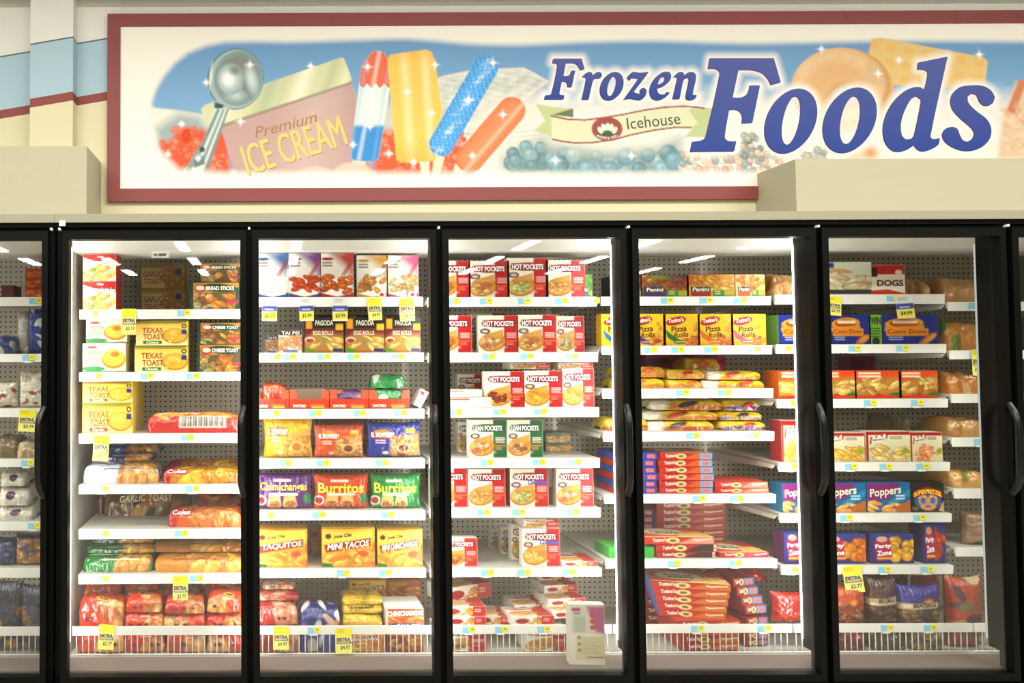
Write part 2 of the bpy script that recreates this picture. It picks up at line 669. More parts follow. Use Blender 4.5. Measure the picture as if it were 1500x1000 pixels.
def cabinet(xs, label, x_end_l, x_end_r, lamps, sticker=False):
    t = empty('freezer_cabinet', ((xs[0] + xs[-1]) / 2, 0, 0))
    t.location = (0, 0, 0)
    tag(t, label, 'freezer')
    X0, X1 = x_end_l, x_end_r
    m = MB().box(X0, X1, -.012, YW - .1, ZH, TOPZ)
    m.box(X0, X1, -.02, -.012, ZH - .001, TOPZ)
    m.build('top_trim', M['beige'], t)
    m = MB().box(X0, X1, .0, .06, ZD1 + .003, ZH - .002)
    m.box(X0, X1, -.012, .02, ZH - .02, ZH - .002)
    m.box(X0, X1, .02, .06, ZG1 + .03, ZD1 + .003)
    m.build('header', M['black'], t)
    m = MB().box(X0, X1, -.03, .75, .06, ZD0 - .006)
    m.box(X0, X1, .06, 1.0, 0, .06)
    m.build('base', M['black'], t)
    MB().box(X0, X1, YB, YB + .02, .2, ZG1 + .05).build('back_panel', M['peg'], t)
    m = MB().box(X0, X1, .06, YB, P(750, 352, .07).z + .04, ZH - .03)
    m.build('roof_panel', M['white'], t)
    # sloping white air baffle at the top, behind the door heads
    z1, z0 = ZG1 + .04, P(750, 366, .25).z
    m = MB()
    m.box(X0 + .01, X1 - .01, .23, .25, z0, z1 + .06)
    m.box(X0 + .01, X1 - .01, .25, .5, z0, z0 + .01)
    m.build('air_baffle', M['white'], t)
    e = .006
    for q in (X0, X1 - e):
        MB().box(q, q + e, .07, YB, .2, ZG1 + .05).build('end_panel', M['grey'], t)
    # floor pan, front lip, air return
    MB().box(X0 + e, X1 - e, .19, YB, ZBASK - .03, ZBASK - .006).box(X0 + e, X1 - e, .165, .185, ZPAN0, ZBASK - .004).build('floor_pan', M['deck'], t)
    tooth_strip(X0 + e, X1 - e, .165, ZPAN0 - .008).build('grille', M['teeth'], t)
    MB().box(X0 + e, X1 - e, .045, .19, ZG0 - .01, ZG0 + .0).box(X0 + e, X1 - e, .18, .19, ZG0 - .01, ZPAN0 - .01).build('air_return', M['dusty'], t)
    for k, x in enumerate(xs):
        w = .02 if xs[0] < x < xs[-1] else .0115
        MB().box(x - w, x + w, .0, .06, ZD0 - .006, ZD1 + .003).build('upright', M['black'], t)
        MB().box(x - .004, x + .004, -.022, .0, ZD1 + .004, ZD1 + .013).build('hinge_pin', M['white'], t)
    for (x, mat) in lamps:
        mm = MB()
        n, r = 10, .0165
        pr = [(x - r * math.cos(math.pi * i / (n - 1)), .118 + .016 - .016 + r * math.sin(math.pi * i / (n - 1))) for i in range(n)]
        z0, z1 = ZG0 + .09, ZG1 - .012
        v = [(px, py, z0) for px, py in pr] + [(px, py, z1) for px, py in pr]
        mm.add(v, [(i, i + 1, n + i + 1, n + i) for i in range(n - 1)], smooth=True)
        mm.add(v, [tuple(range(n))[::-1], tuple(range(n, 2 * n))])
        MB().box(x - .014, x + .014, .062, .117, z0 - .03, z1 + .03).build('lamp_holder', M['black'], t)
        mm.build('lamp_tube', M[mat], t)
    for x0, x1 in zip(xs[:-1], xs[1:]):
        door(x0, x1, t)
    if sticker:
        a, b = P(87, 323, -.02), P(96, 331, -.02)
        MB().box(a.x, b.x, -.0235, -.0205, b.z, a.z).build('sticker', M['white'], t)
    return t


cabinet([ML - PITCH, ML], 'black freezer cabinet with the single cut-off glass door, under the striped wall', ML - PITCH - .02, ML + .0125,
        [(ML - PITCH, 'tube')])
cabinet(MX, 'long black freezer cabinet with a row of glass doors under the frozen foods sign', MX[0] - .0195, MX[6] + .02,
        [(MX[0], 'tube'), (MX[1], 'tube'), (MX[2], 'tube'), (MX[3], 'tube'), (MX[4], 'tube'), (MX[5], 'dimtube')], True)

# ------------------------------------------------------------------ shelves
YF = .28                                   # front of the price rails
BAY = [(ML - PITCH, ML)] + list(zip(MX[:-1], MX[1:]))
ORD = ['top', 'second', 'third', 'fourth', 'fifth', 'sixth', 'bottom']
DOOR = ['first', 'second', 'third', 'fourth', 'fifth', 'sixth', 'seventh']
RAILS = [[(435, 448), (518, 530), (598, 611), (672, 684), (764, 777), (832, 846)],
         [(453, 467), (545, 558), (635, 649), (710, 723), (775, 789), (841, 855)],
         [(435, 449), (516.5, 530), (599, 613), (672, 686), (748, 762), (833, 846)],
         [(435, 449), (516, 530), (597, 611), (671, 685), (744, 758), (832, 845)],
         [(434, 447), (506, 519), (569, 583), (632, 646), (724, 737), (819, 832)],
         [(431, 445), (504, 517), (584, 597), (677, 690), (752, 765), (828, 841)],
         [(442, 455), (513, 526), (577, 590), (641, 654), (716, 730), (802, 815)]]
RCX = [40, 230, 505, 770, 1035, 1300, 1420]
SHZ = []
for k, (x0, x1) in enumerate(BAY):
    SHZ.append([])
    for r, (ya, yb) in enumerate(RAILS[k]):
        z1, z0 = P(RCX[k], ya, YF).z, P(RCX[k], yb, YF).z
        SHZ[k].append(z1)
        a, b = x0 + .009, x1 - .009
        t = empty('freezer_shelf', ((a + b) / 2, .55, z1))
        tag(t, f'white metal {ORD[r]} shelf with price rail behind the {DOOR[k]} door', 'shelf')
        w = (b - a) / 2
        m = MB().box(-w, w, YF + .012 - .55, YB - .012 - .55, -.012, 0)
        m.box(-w, w, YF + .012 - .55, YF + .018 - .55, -.028, -.012)
        m.build('shelf_deck', M['deck'], t)
        m = MB()
        y = YF - .55
        hz = z1 - z0
        m.add([(-w, y, 0), (w, y, 0), (w, y + .003, -hz), (-w, y + .003, -hz), (-w, y + .010, 0), (w, y + .010, 0), (w, y + .010, -hz), (-w, y + .010, -hz)],
              [(0, 1, 2, 3), (4, 7, 6, 5), (0, 4, 5, 1), (3, 2, 6, 7), (0, 3, 7, 4), (1, 5, 6, 2)])
        m.build('price_rail', M['white'], t)
        for sx in (-1, 1):
            xa, xb = sx * w, sx * (w - .004)
            v = []
            for x in (xa, xb):
                v += [(x, y + .03, -.013), (x, YB - .56, -.013), (x, YB - .56, -.05), (x, YB - .66, -.045), (x, y + .05, -.03)]
            MB().add(v, [(0, 1, 2, 3, 4), (9, 8, 7, 6, 5)] + [(i, i + 5, (i + 1) % 5 + 5, (i + 1) % 5) for i in range(5)]).build('bracket', M['white'], t)
    SHZ[k].append(ZBASK)
    # bottom basket: white rail over a row of upright wires
    a, b = x0 + .004, x1 - .004
    t = empty('wire_basket', ((a + b) / 2, .2, ZBASK))
    tag(t, f'white wire front of the bottom bin behind the {DOOR[k]} door', 'wire basket')
    w = (b - a) / 2
    hr0, hr1 = ZRAIL0 - ZBASK, ZRAIL1 - ZBASK
    MB().box(-w, w, 0, .008, hr0, hr1).build('price_rail', M['white'], t)
    n = 29
    for i in range(n):
        x = -w + .015 + (2 * w - .03) * i / (n - 1)
        MB().tube([(x, .012, 0), (x, .012, hr0 + .01)], .0024, 6).build('wire', M['wire'], t)
    MB().tube([(-w, .009, .003), (w, .009, .003)], .0025, 6).build('lower_wire', M['wire'], t)

ZBAF = P(750, 366, .25).z
# small white thermometer clipped under the air baffle
a, b = P(222, 366, .27), P(247, 377, .27)
th = empty('thermometer', ((a.x + b.x) / 2, .27, b.z))
tag(th, 'small white thermometer clipped under the air baffle above the garlic bread', 'thermometer')
w, h = (b.x - a.x) / 2, ZBAF - b.z
MB().box(-w, w, 0, .02, 0, h).build('case', M['white'], th)
MB().box(-w * .75, -w * .3, -.001, -.0002, h * .3, h * .62).build('small_display', M['dusty'], th)
MB().box(-w * .15, w * .7, -.001, -.0002, h * .25, h * .7).build('display', M['dusty'], th)
# scrap of white card left on the freezer top
a, b = P(1382, 304, .45), P(1412, 300, .45)
sc = MB().box(a.x, b.x, .45, .62, TOPZ + .0005, TOPZ + .012).build('paper_scrap', M['white'])
tag(sc, 'small white scrap of card lying on top of the freezer', 'paper')

# ------------------------------------------------------------------ the big sign
YS = YW - .03
SL, SR = P(157, 150, YS).x, P(1575, 150, YS).x
ST, SB = P(800, 17.5, YS).z, P(800, 292.5, YS).z
fx = P(176, 150, YS).x - SL
fz = ST - P(800, 36, YS).z
sign = empty('wall_sign', ((SL + SR) / 2, YS, SB))
sign.location = (0, 0, 0)
tag(sign, 'long printed frozen foods sign in a maroon frame on the wall above the freezers', 'sign')
m = MB()
for q in ((SL, SL + fx, SB, ST), (SR - fx, SR, SB, ST), (SL + fx, SR - fx, SB, SB + fz), (SL + fx, SR - fx, ST - fz, ST)):
    m.box(q[0], q[1], YS, YW - .001, q[2], q[3])
m.build('frame', M['maroon'], sign)
for x in np.linspace(SL + .3, SR - .3, 6):
    MB().box(x - .006, x + .006, YS - .004, YS - .0005, ST - fz * .55, ST - fz * .35).build('screw', M['maroon'], sign)

NX, NZ = 980, 180
A = Art(NX, NZ)
YP = YS + .008
WX, WZ = np.meshgrid(np.linspace(SL + fx, SR - fx, NX), np.linspace(ST - fz, SB + fz, NZ))
# the artwork is laid out on the board in a flat 1500-wide sheet coordinate
o0, o1, o2 = P(200, 60, YP), P(1400, 60, YP), P(800, 260, YP)
ax = 1200 / (o1.x - o0.x)
az = 200 / ((o0.z + o1.z) / 2 - o2.z)


def sheet_to_board(u, v):
    x = o0.x + (u - 200) / ax
    return x, (o0.z + (o1.z - o0.z) * (u - 200) / 1200) - (v - 60) / az


A.U = 200 + (WX - o0.x) * ax
A.V = 60 + (o0.z + (o1.z - o0.z) * (A.U - 200) / 1200 - WZ) * az
A.du = A.dv = (A.U[0, -1] - A.U[0, 0]) / (NX - 1)
U, V = A.U, A.V
CREAM = '#fffbef'
A.f(CREAM)


def soft(d, w):
    return np.clip(.5 - d / w, 0, 1)


def spd(pts):
    return sdist(np.array(pts, float), U, V, 1, 1)


def spline(pts, lim=52):
    p = np.array(pts, float)
    n = len(p)
    out = []
    ang = []
    for i in range(n):
        a, b = p[i] - p[i - 1], p[(i + 1) % n] - p[i]
        ang.append(abs(math.degrees(math.atan2(a[0] * b[1] - a[1] * b[0], a @ b))))
    for i in range(n):
        j = (i + 1) % n
        d = p[j] - p[i]
        ta = (p[j] - p[i - 1]) * .5 if ang[i] < lim else d
        tb = (p[(j + 1) % n] - p[i]) * .5 if ang[j] < lim else d
        ld = np.linalg.norm(d)
        ta = ta / max(1e-9, np.linalg.norm(ta)) * ld
        tb = tb / max(1e-9, np.linalg.norm(tb)) * ld
        for t in np.arange(0, 1, .25):
            h = (2 * t**3 - 3 * t**2 + 1, t**3 - 2 * t**2 + t, -2 * t**3 + 3 * t**2, t**3 - t**2)
            out.append(h[0] * p[i] + h[1] * ta + h[2] * p[j] + h[3] * tb)
    return np.array(out)


# sky with a feathered edge
sky = [(222, 150), (240, 112), (275, 78), (330, 62), (420, 62), (520, 59), (600, 57), (680, 64), (760, 66), (850, 62), (960, 60), (1100, 64), (1300, 60), (1600, 62), (1600, 258), (300, 250), (255, 232), (232, 200)]
dsky = spd(spline(sky, 80)[::2])
ms = np.clip(.5 - dsky / 13, 0, 1)
ms = ms * ms * (3 - 2 * ms)
t = np.clip((V - 55) / 110, 0, 1)[..., None]
skyc = L('#6f9fce') * (1 - t) + L('#86b4dc') * t
A.C += (skyc - A.C) * ms[..., None]
# snow fields
nz = noise2(U / 60, V / 40, 3, 3.0) * .5 + noise2(U / 16, V / 12, 5, 2.5) * .5
snow = np.clip((V - 120 - 26 * np.clip((330 - U) / 100, 0, 1) + 8 * nz) / 40, 0, 1) * np.clip((U - 600) / 60, 0, 1)
A.mix(snow * .93 * np.clip(1 - (dsky + 0) / 8, 0, 1), '#f6f0e6')
A.p([(216, 157), (262, 162), (300, 168), (320, 260), (216, 260)], '#f6efe0', 3)
A.p([(228, 188), (262, 166), (292, 170), (312, 195), (300, 240), (232, 236)], '#a9b9bb', 12)
mnt = [(622, 122), (650, 112), (690, 104), (766, 100), (782, 108), (802, 120), (776, 138), (756, 160), (730, 200), (620, 200)]
md = spd(mnt)
k = soft(md, 3)
A.C += ((L('#d9dcd2') * (1 + .35 * nz[..., None])) - A.C) * k[..., None]
A.mix(np.clip(1 - np.abs(md) / 2.5, 0, 1) * .8, '#f7e6d2')
A.mix(soft(spd([(700, 150), (800, 145), (820, 190), (770, 230), (690, 230)]), 30) * .8, '#f3e9da')
A.mix(np.clip((np.sin(V * .9 + U * .12) - .3), 0, 1) * soft(spd([(740, 185), (800, 190), (800, 205), (740, 212)]), 10) * .5, '#a9b6b4')
A.p([(625, 150), (660, 160), (650, 200), (560, 200), (540, 150)], '#cfd2c8', 14)


def cluster(pts, r, cols, seed, jit=4):
    g = random.Random(seed)
    for (x, y) in pts:
        c = L(g.choice(cols)) * g.uniform(.85, 1.15)
        rr = r * g.uniform(.8, 1.2)
        x, y = x + g.uniform(-jit, jit), y + g.uniform(-jit, jit)
        A.e(x, y, rr, rr, c * .72, soft=.25)
        A.e(x, y, rr * .9, rr * .86, c, soft=.45)
        A.e(x - rr * .25, y - rr * .3, rr * .5, rr * .42, np.minimum(c * 1.25 + .08, 1), soft=.9, k=.7)
        A.e(x + rr * .15, y - rr * .1, rr * .16, rr * .14, c * .6, soft=.6, k=.6)


def scatter(x0, y0, x1, y1, n, seed):
    g = random.Random(seed)
    return [(g.uniform(x0, x1), g.uniform(y0, y1)) for _ in range(n)]


ORG = ['#f4714a', '#f2653c', '#ee7a58', '#f88a66']
A.p([(236, 212), (252, 205), (262, 185), (290, 190), (335, 195), (338, 262), (262, 255), (238, 238)], '#e8603c', 8)
cluster(scatter(238, 208, 262, 240, 16, 1), 5, ORG, 1)
cluster(scatter(255, 186, 296, 226, 34, 2), 5, ORG, 2)
cluster(scatter(262, 224, 332, 252, 40, 3), 5, ORG, 3)
A.e(273, 200, 7, 11, '#e04a22')
A.p([(545, 192), (600, 190), (690, 215), (690, 262), (545, 262)], '#e9623d', 10)
cluster(scatter(552, 196, 680, 252, 90, 4), 5, ORG + ['#f39a7c'], 4)

# tub of ice cream
A.p([(322, 182), (514, 118), (524, 150), (545, 262), (350, 262), (336, 232)], '#cda9a3', 1.5)
kb = soft(spd([(322, 182), (514, 118), (545, 262), (350, 262)]), 2)
A.mix(kb * .45 * np.clip(1 - np.abs(U - 455 + (V - 180) * .2) / 60, 0, 1), '#e6cdc4')
A.mix(kb * .5 * np.clip((U - 490) / 50, 0, 1), '#b98f8c')
lid = [(294, 160), (300, 154), (500, 84), (504, 86), (515, 116), (512, 121), (330, 181), (304, 187)]
kl = soft(spd(lid), 1.5)
A.mix(kl, '#dfe0b4')
for (x, w, c, q) in ((395, 22, '#b9c9a0', .8), (440, 18, '#fffbe0', .95), (478, 12, '#c4cfa4', .8), (500, 10, '#f2f0cf', .9), (345, 25, '#f4efd0', .8), (415, 8, '#cfd6aa', .7)):
    A.mix(kl * q * np.clip(1 - np.abs(U - x - (V - 130) * -.35) / w, 0, 1), c)
A.mix(np.clip(1 - np.abs(spd([(326, 183), (513, 121), (513, 122.5), (327, 185)])) / 2.2, 0, 1) * .7, '#8d8262')

# steel scoop
for (rx, ry, cx, cy, c, sf) in ((41, 45, 345, 116, '#5f7f83', 0), (39.5, 43.5, 345.5, 116, '#a9c0c0', 0), (35.5, 40.5, 349, 115, '#8da3a2', 0), (34, 39, 349.5, 115.5, '#7d908e', .3)):
    A.e(cx, cy, rx, ry, c, 12, soft=sf)
A.e(309, 112, 3, 26, '#e6efe9', 6, soft=.8)
A.e(351, 97, 26, 18, '#8f8f86', 0, soft=.9)
A.e(368, 116, 12, 28, '#d7e6e4', -12, soft=.8)
A.e(345, 140, 20, 12, '#c6dbd9', 0, soft=.9)
A.e(338, 116, 21, 25, '#9fb7b6', 0, soft=.15)
A.e(336, 116, 19, 22, '#dbe8e4', 0, soft=.7)
A.e(334, 116, 12, 14, '#ffffff', 0, soft=.7)
A.e(344, 103, 12, 10, '#8b8e87', 0, soft=.8)
for (pts, c) in (([(310, 146), (326, 150), (338, 158), (330, 166), (314, 158)], '#a9bdbb'), ([(315, 150), (328, 154), (324, 161), (314, 158)], '#41585a'),
                 ([(315, 160), (334, 158), (296, 255), (262, 258), (292, 222)], '#dfe9e2'), ([(318, 160), (322, 161), (298, 216), (292, 216)], '#7f9896'),
                 ([(326, 160), (329, 160), (298, 240), (292, 242)], '#90a5a2'), ([(333, 158), (335, 160), (303, 256), (297, 256)], '#7f9896'),
                 ([(290, 216), (298, 219), (276, 256), (267, 256)], '#8ea3a1'), ([(284, 232), (298, 228), (300, 240), (284, 246)], '#6f8785')):
    A.p(pts, c, 1.5)
A.e(296, 219, 4, 4, '#3f5557')

# frozen pops
def capsule(x0, y0, x1, y1, r, c, edge):
    ex, ey = x1 - x0, y1 - y0
    t = np.clip(((U - x0) * ex + (V - y0) * ey) / (ex * ex + ey * ey), 0, 1)
    d = np.sqrt((U - x0 - t * ex) ** 2 + (V - y0 - t * ey) ** 2)
    k = np.clip(.5 - (d - r), 0, 1)
    A.mix(k, edge)
    A.mix(np.clip((r - d) / (r * .8), 0, 1) ** .7, c)
    return k, ((U - x0) * ey - (V - y0) * ex) / math.hypot(ex, ey)


for pts in ([(612, 232), (628, 232), (626, 262), (616, 262)], [(634, 226), (650, 230), (640, 262), (630, 262)], [(664, 240), (680, 246), (676, 262), (660, 262)], [(516, 232), (534, 236), (532, 262), (512, 262)]):
    A.p(pts, '#f6e3c4', 1.5)
rk = [(546, 76), (553, 74), (562, 77), (567, 84), (571, 128), (553, 232), (548, 236), (520, 236), (513, 232), (514, 210), (529, 100), (535, 88)]
k = soft(spd(rk), 1.5)
A.mix(k, '#e9f3ef')
A.mix(k * (V < 126 + 3 * np.sin(U * .5)), '#f1734f')
A.mix(k * np.clip((V - 181) / 6, 0, 1), '#3f95dc')
A.mix(k * np.clip(1 - np.abs(U - 541 + (V - 150) * .2) / 5, 0, 1) * .55, '#ffffff')
A.mix(k * np.clip(1 - np.abs(U - 560 + (V - 150) * .17) / 4, 0, 1) * .35, '#8ec6ee')
A.mix(k * np.clip(1 - np.abs(U - 526 + (V - 150) * .17) / 4, 0, 1) * .35, '#8ec6ee')
yl = [(572, 80), (600, 76), (625, 73), (632, 76), (637, 90), (647, 165), (642, 180), (636, 234), (630, 236), (584, 238), (579, 234), (568, 100), (568, 86)]
k = soft(spd(yl), 1.5)
A.mix(k, '#ffcf63')
A.mix(k * np.clip(1 - np.abs(U - 596 + (V - 160) * -.06) / 11, 0, 1) * .8, '#ffedb0')
A.mix(k * np.clip(1 - np.abs(U - 626 + (V - 160) * -.06) / 9, 0, 1) * .75, '#fff0bd')
A.mix(k * np.clip((V - 205) / 30, 0, 1) * .7, '#fbb74a')
A.mix(k * np.clip((95 - V) / 20, 0, 1) * .6, '#f9bf59')
k, q = capsule(711, 99, 645, 211, 18, '#55b0f4', '#3b9be8')
A.mix(k * np.clip(nz * 1.2 + .25 - np.abs(q) / 14, 0, 1) * 1.2, '#dff1fb')
A.mix(k * np.clip(noise2(U / 7, V / 7, 9, 3) - .25, 0, 1), '#e8f6fd')
k, q = capsule(748, 162, 686, 233, 20, '#ff9566', '#f57f4c')
A.mix(k * np.clip(1 - np.abs(q - 6) / 5, 0, 1) * .6, '#ffd9bd')
# foam under the tub
for (x, y, rx, ry) in ((462, 256, 28, 14), (515, 252, 30, 16), (440, 264, 30, 10)):
    A.e(x, y, rx, ry, '#f3cfc0', soft=.25)

# blueberries and dark berries
g = random.Random(5)
A.p([(735, 232), (800, 200), (900, 215), (990, 205), (1000, 262), (740, 262)], '#8fa7a2', 22)
cluster(scatter(745, 218, 800, 250, 16, 6), 11, ['#86a9ad', '#7a9ea6', '#94b1b1'], 6, 2)
cluster([(769, 215), (790, 217), (752, 236), (774, 228), (777, 244)], 12, ['#8fb0b4', '#86a9b0'], 7, 1)
cluster(scatter(800, 226, 990, 250, 30, 8), 12, ['#86a9ad', '#7a9ea6', '#8db2ba', '#a5bfc0'], 8, 2)
cluster([(810, 236), (858, 248), (915, 229), (947, 228), (975, 224), (890, 246), (966, 248), (985, 236)], 14, ['#86b0bb', '#90b5be', '#7ea5b0'], 9, 1)
cluster(scatter(995, 222, 1140, 252, 70, 10), 6, ['#e9c8b4', '#dcb7a4', '#b9b6a6', '#9db0ac', '#f0d8c8'], 10, 2)
cluster(scatter(1085, 200, 1112, 235, 22, 11), 6, ['#a8b0a4', '#8f9c92', '#d8c5b2', '#c4b5a4'], 11, 2)
cluster(scatter(1175, 220, 1215, 240, 16, 12), 6, ['#b9bcae', '#97a29a', '#dccab8'], 12, 2)
A.mix(soft(spd([(805, 195), (990, 185), (960, 215), (880, 222), (805, 212)]), 30) * .8, '#f6f3e6')

# bagel, waffle and cake at the far end
k = np.sqrt(((U - 1232) / 76) ** 2 + ((V - 132) / 63) ** 2)
h = np.sqrt(((U - 1240) / 20) ** 2 + ((V - 140) / 13) ** 2)
kk = np.clip((1 - k) * 40, 0, 1) * np.clip((h - 1) * 12, 0, 1)
rr = np.sqrt(((U - 1225) / 76) ** 2 + ((V - 124) / 60) ** 2)
A.e(1240, 141, 24, 16, '#a9c6dd')
A.mix(kk, '#e9ba84')
A.mix(kk * np.clip(1 - np.abs(rr - .72) / .25, 0, 1) * .6, '#f7dcb2')
A.mix(kk * np.clip(nz, 0, 1) * .35, '#e0a96a')
wf = [(1277, 57), (1290, 55), (1440, 84), (1446, 90), (1440, 132), (1262, 122)]
kw = soft(spd(wf), 2)
A.mix(kw, '#ecca84')
A.mix(kw * .5 * ((np.sin((U + V * .15) * .24) > .1) & (np.sin((V - U * .17) * .28) > .1)), '#f4b855')
A.p([(1270, 84), (1296, 100), (1305, 128), (1262, 120)], '#e3bf94', 6)
A.mix(kk * np.clip(1 - np.abs(rr - .98) / .1, 0, 1) * .8, '#cf9550')
A.mix(kk * np.clip(1 - np.abs(h - 1.25) / .5, 0, 1) * .7, '#d9a262')
A.e(1245, 226, 26, 16, '#f6c9a2', soft=.8)
A.e(1270, 224, 16, 14, '#f3a468', soft=.8)
A.p([(1466, 168), (1486, 120), (1600, 112), (1600, 232), (1456, 232)], '#e9c9a6', 5)
A.p([(1470, 166), (1490, 118), (1503, 115), (1482, 168)], '#d98660', 2)
for (x, y) in scatter(1460, 150, 1590, 228, 130, 14):
    A.e(x + (V[0, 0] * 0), y, g.uniform(3, 9), g.uniform(2, 6), g.choice(['#efd3ae', '#e2b98c', '#f3dcc0', '#d8a77c', '#e9cba2']), g.uniform(-50, 50), soft=.6, k=.7)

# lettering outlines -------------------------------------------------


def oval(cx, cy, hw, hh, sh):
    rx = math.sqrt(max(1, hw * hw - (sh * hh) ** 2))
    a = np.linspace(0, 2 * np.pi, 48, endpoint=False)
    y = hh * np.sin(a)
    return np.stack([cx + rx * np.cos(a) - sh * y, cy + y], 1)


def zz(ox, oy, k, s):
    v = [float(q) for q in s.split()]
    return spline([(ox + v[i] / k, oy + v[i + 1] / k) for i in range(0, len(v), 2)])


Za, Zb, Zc, Zd = (790, 76, 12.5), (905, 76, 12.5), (1000, 75, 6.25), (1220, 75, 6.25)
GL = [
    [zz(*Za, '255 125 770 125 820 320 750 335 715 270 660 215 600 205 480 205 430 440 510 440 560 405 580 345 650 345 580 645 510 645 500 580 470 545 400 545 350 765 375 790 440 795 430 870 80 870 100 795 170 790 215 760 330 260 320 215 240 205')],
    [zz(*Za, '770 460 850 390 920 370 955 395 965 440 1010 395 1070 370 1120 385 1135 430 1110 475 1060 490 1010 490 975 530 950 600 885 875 765 875 850 500 835 465 805 460')],
    [oval(895.2, 126.4, 17.2, 20.8, .24), oval(895, 126.5, 7, 14.6, .25)[::-1]],
    [zz(*Zb, '160 480 200 420 270 370 350 380 430 385 490 375 550 370 520 420 270 740 350 765 415 785 390 730 410 675 455 660 500 690 505 750 470 830 400 880 330 880 240 860 170 860 85 880 365 495 290 480 240 485 205 525')],
    [zz(*Zb, '930 745 870 740 840 775 790 785 730 765 700 690 705 670 800 640 900 570 955 490 960 420 930 375 880 365 800 380 700 450 620 550 575 660 570 760 600 840 660 880 740 885 840 840 905 785'),
     zz(*Zb, '715 600 740 520 790 465 835 455 855 480 830 540 770 585')],
    [zz(*Zb, '1000 470 1080 390 1150 370 1190 390 1200 430 1270 385 1330 370 1385 385 1415 430 1410 520 1350 770 1365 795 1400 790 1425 800 1390 860 1310 885 1250 875 1225 830 1240 740 1290 520 1285 480 1255 475 1200 510 1170 580 1110 862 985 865 1080 480 1050 460')],
    [zz(*Zc, '245 65 830 65 888 285 800 310 770 250 720 200 640 175 505 170 445 425 520 425 570 400 595 360 605 315 697 315 620 655 525 660 530 600 515 560 470 535 410 540 365 780 375 810 410 825 470 825 447 915 48 920 68 830 140 820 180 800 200 760 335 210 325 180 290 160 228 160')],
    [oval(1155.6, 177.4, 38.8, 47.4, .26), oval(1156, 176.6, 14.4, 35.4, .21)[::-1]],
    [oval(1241.6, 176.2, 39.8, 47.8, .26), oval(1242, 176, 15.6, 35, .21)[::-1]],
    [zz(*Zd, '765 165 775 105 1045 50 865 780 880 805 910 805 950 795 935 855 860 900 780 915 735 890 715 860 650 900 570 920 510 905 455 840 435 740 450 630 510 500 610 390 700 340 780 330 825 355 860 200 840 175'),
     zz(*Zd, '790 440 750 410 700 440 640 540 600 660 605 770 640 810 690 800 720 760 790 470')],
    [zz(*Zd, '1375 500 1330 470 1300 400 1255 390 1215 420 1220 470 1280 540 1380 620 1420 700 1410 790 1350 865 1260 905 1160 910 1070 880 1000 830 975 770 1000 715 1060 695 1110 710 1135 770 1160 815 1200 830 1245 800 1265 750 1240 700 1150 620 1080 540 1060 460 1080 390 1150 330 1250 315 1360 320 1430 360 1465 420 1440 480')],
]
# white glow printed around the words
for loops in GL:
    q = loops[0]
    x0, y0 = q.min(0) - 22
    x1, y1 = q.max(0) + 22
    iu = np.where((U[0] > x0) & (U[0] < x1))[0]
    iv = np.where((V[:, 0] > y0 - 4) & (V[:, 0] < y1 + 4))[0]
    if not len(iu) or not len(iv):
        continue
    sl = np.s_[iv[0]:iv[-1] + 1, iu[0]:iu[-1] + 1]
    d = sdist(q[::2], U[sl], V[sl], 1, 1)
    gl = np.clip(1 - (d - 2) / 11, 0, 1) * np.where(d < -3, .8, 1)
    A.C[sl] += (L('#fff9ee') - A.C[sl]) * (gl ** 1.3 * .93)[..., None]

# ribbon
A.p([(783, 152), (808, 157), (838, 159), (838, 171), (806, 171), (806, 201), (780, 191), (797, 177)], '#c9d39a', 1.2)
A.p([(808, 168), (838, 159), (838, 172)], '#6f7d55', 1.2)
A.p([(1005, 160), (1045, 158), (1035, 201), (1000, 201), (1012, 188)], '#c6d196', 1.2)
topc = [(806, 170), (830, 175), (855, 176), (880, 173), (910, 168), (945, 161), (975, 157), (1000, 156), (1020, 157.5), (1030, 159)]
botc = [(1010, 187), (985, 187), (955, 191), (925, 197), (895, 205), (865, 209), (840, 209.5), (820, 207), (807, 204)]
A.p(topc[:-2] + [(1006, 160), (1020, 181)] + botc, '#e4e6c0', 1.2)
for cv in (topc, botc):
    for a, b in zip(cv[:-1], cv[1:]):
        ex, ey = b[0] - a[0], b[1] - a[1]
        t = np.clip(((U - a[0]) * ex + (V - a[1]) * ey) / (ex * ex + ey * ey), 0, 1)
        d = np.hypot(U - a[0] - t * ex, V - a[1] - t * ey)
        A.mix(np.clip(1.7 - d, 0, 1), '#a4554b')
A.e(887, 189, 22.5, 17.5, '#a8534d')
A.e(887, 191, 15, 9.5, '#46603f')
for (x, y) in ((877, 191), (882, 187), (888, 186), (893, 187), (898, 191)):
    A.e(x, y, 3.4, 5.5, '#f5ecd8', (x - 887) * 3)
A.e(887, 197, 4, 4, '#3e6d43')


def star(x, y, r):
    d1 = np.exp(-((V - y) / 1.3) ** 2) * np.clip(1 - np.abs(U - x) / r, 0, 1) ** 1.5
    d2 = np.exp(-((U - x) / 1.3) ** 2) * np.clip(1 - np.abs(V - y) / r, 0, 1) ** 1.5
    A.mix(d1 + d2 + np.exp(-((U - x) ** 2 + (V - y) ** 2) / 10), '#ffffff')


for (x, y, r) in ((366, 95, 12), (302, 121, 9), (455, 97, 10), (352, 178, 13), (538, 98, 12), (596, 135, 9), (637, 95, 12), (631, 166, 10), (722, 92, 13), (685, 147, 14), (735, 168, 12), (690, 228, 9), (568, 225, 11),
                  (604, 238, 10), (266, 182, 9), (246, 226, 7), (541, 185, 11), (516, 212, 9), (811, 235, 14), (922, 228, 12), (1203, 72, 10), (1285, 108, 12), (1316, 88, 9), (1434, 80, 11), (290, 232, 8)):
    star(x, y, r)
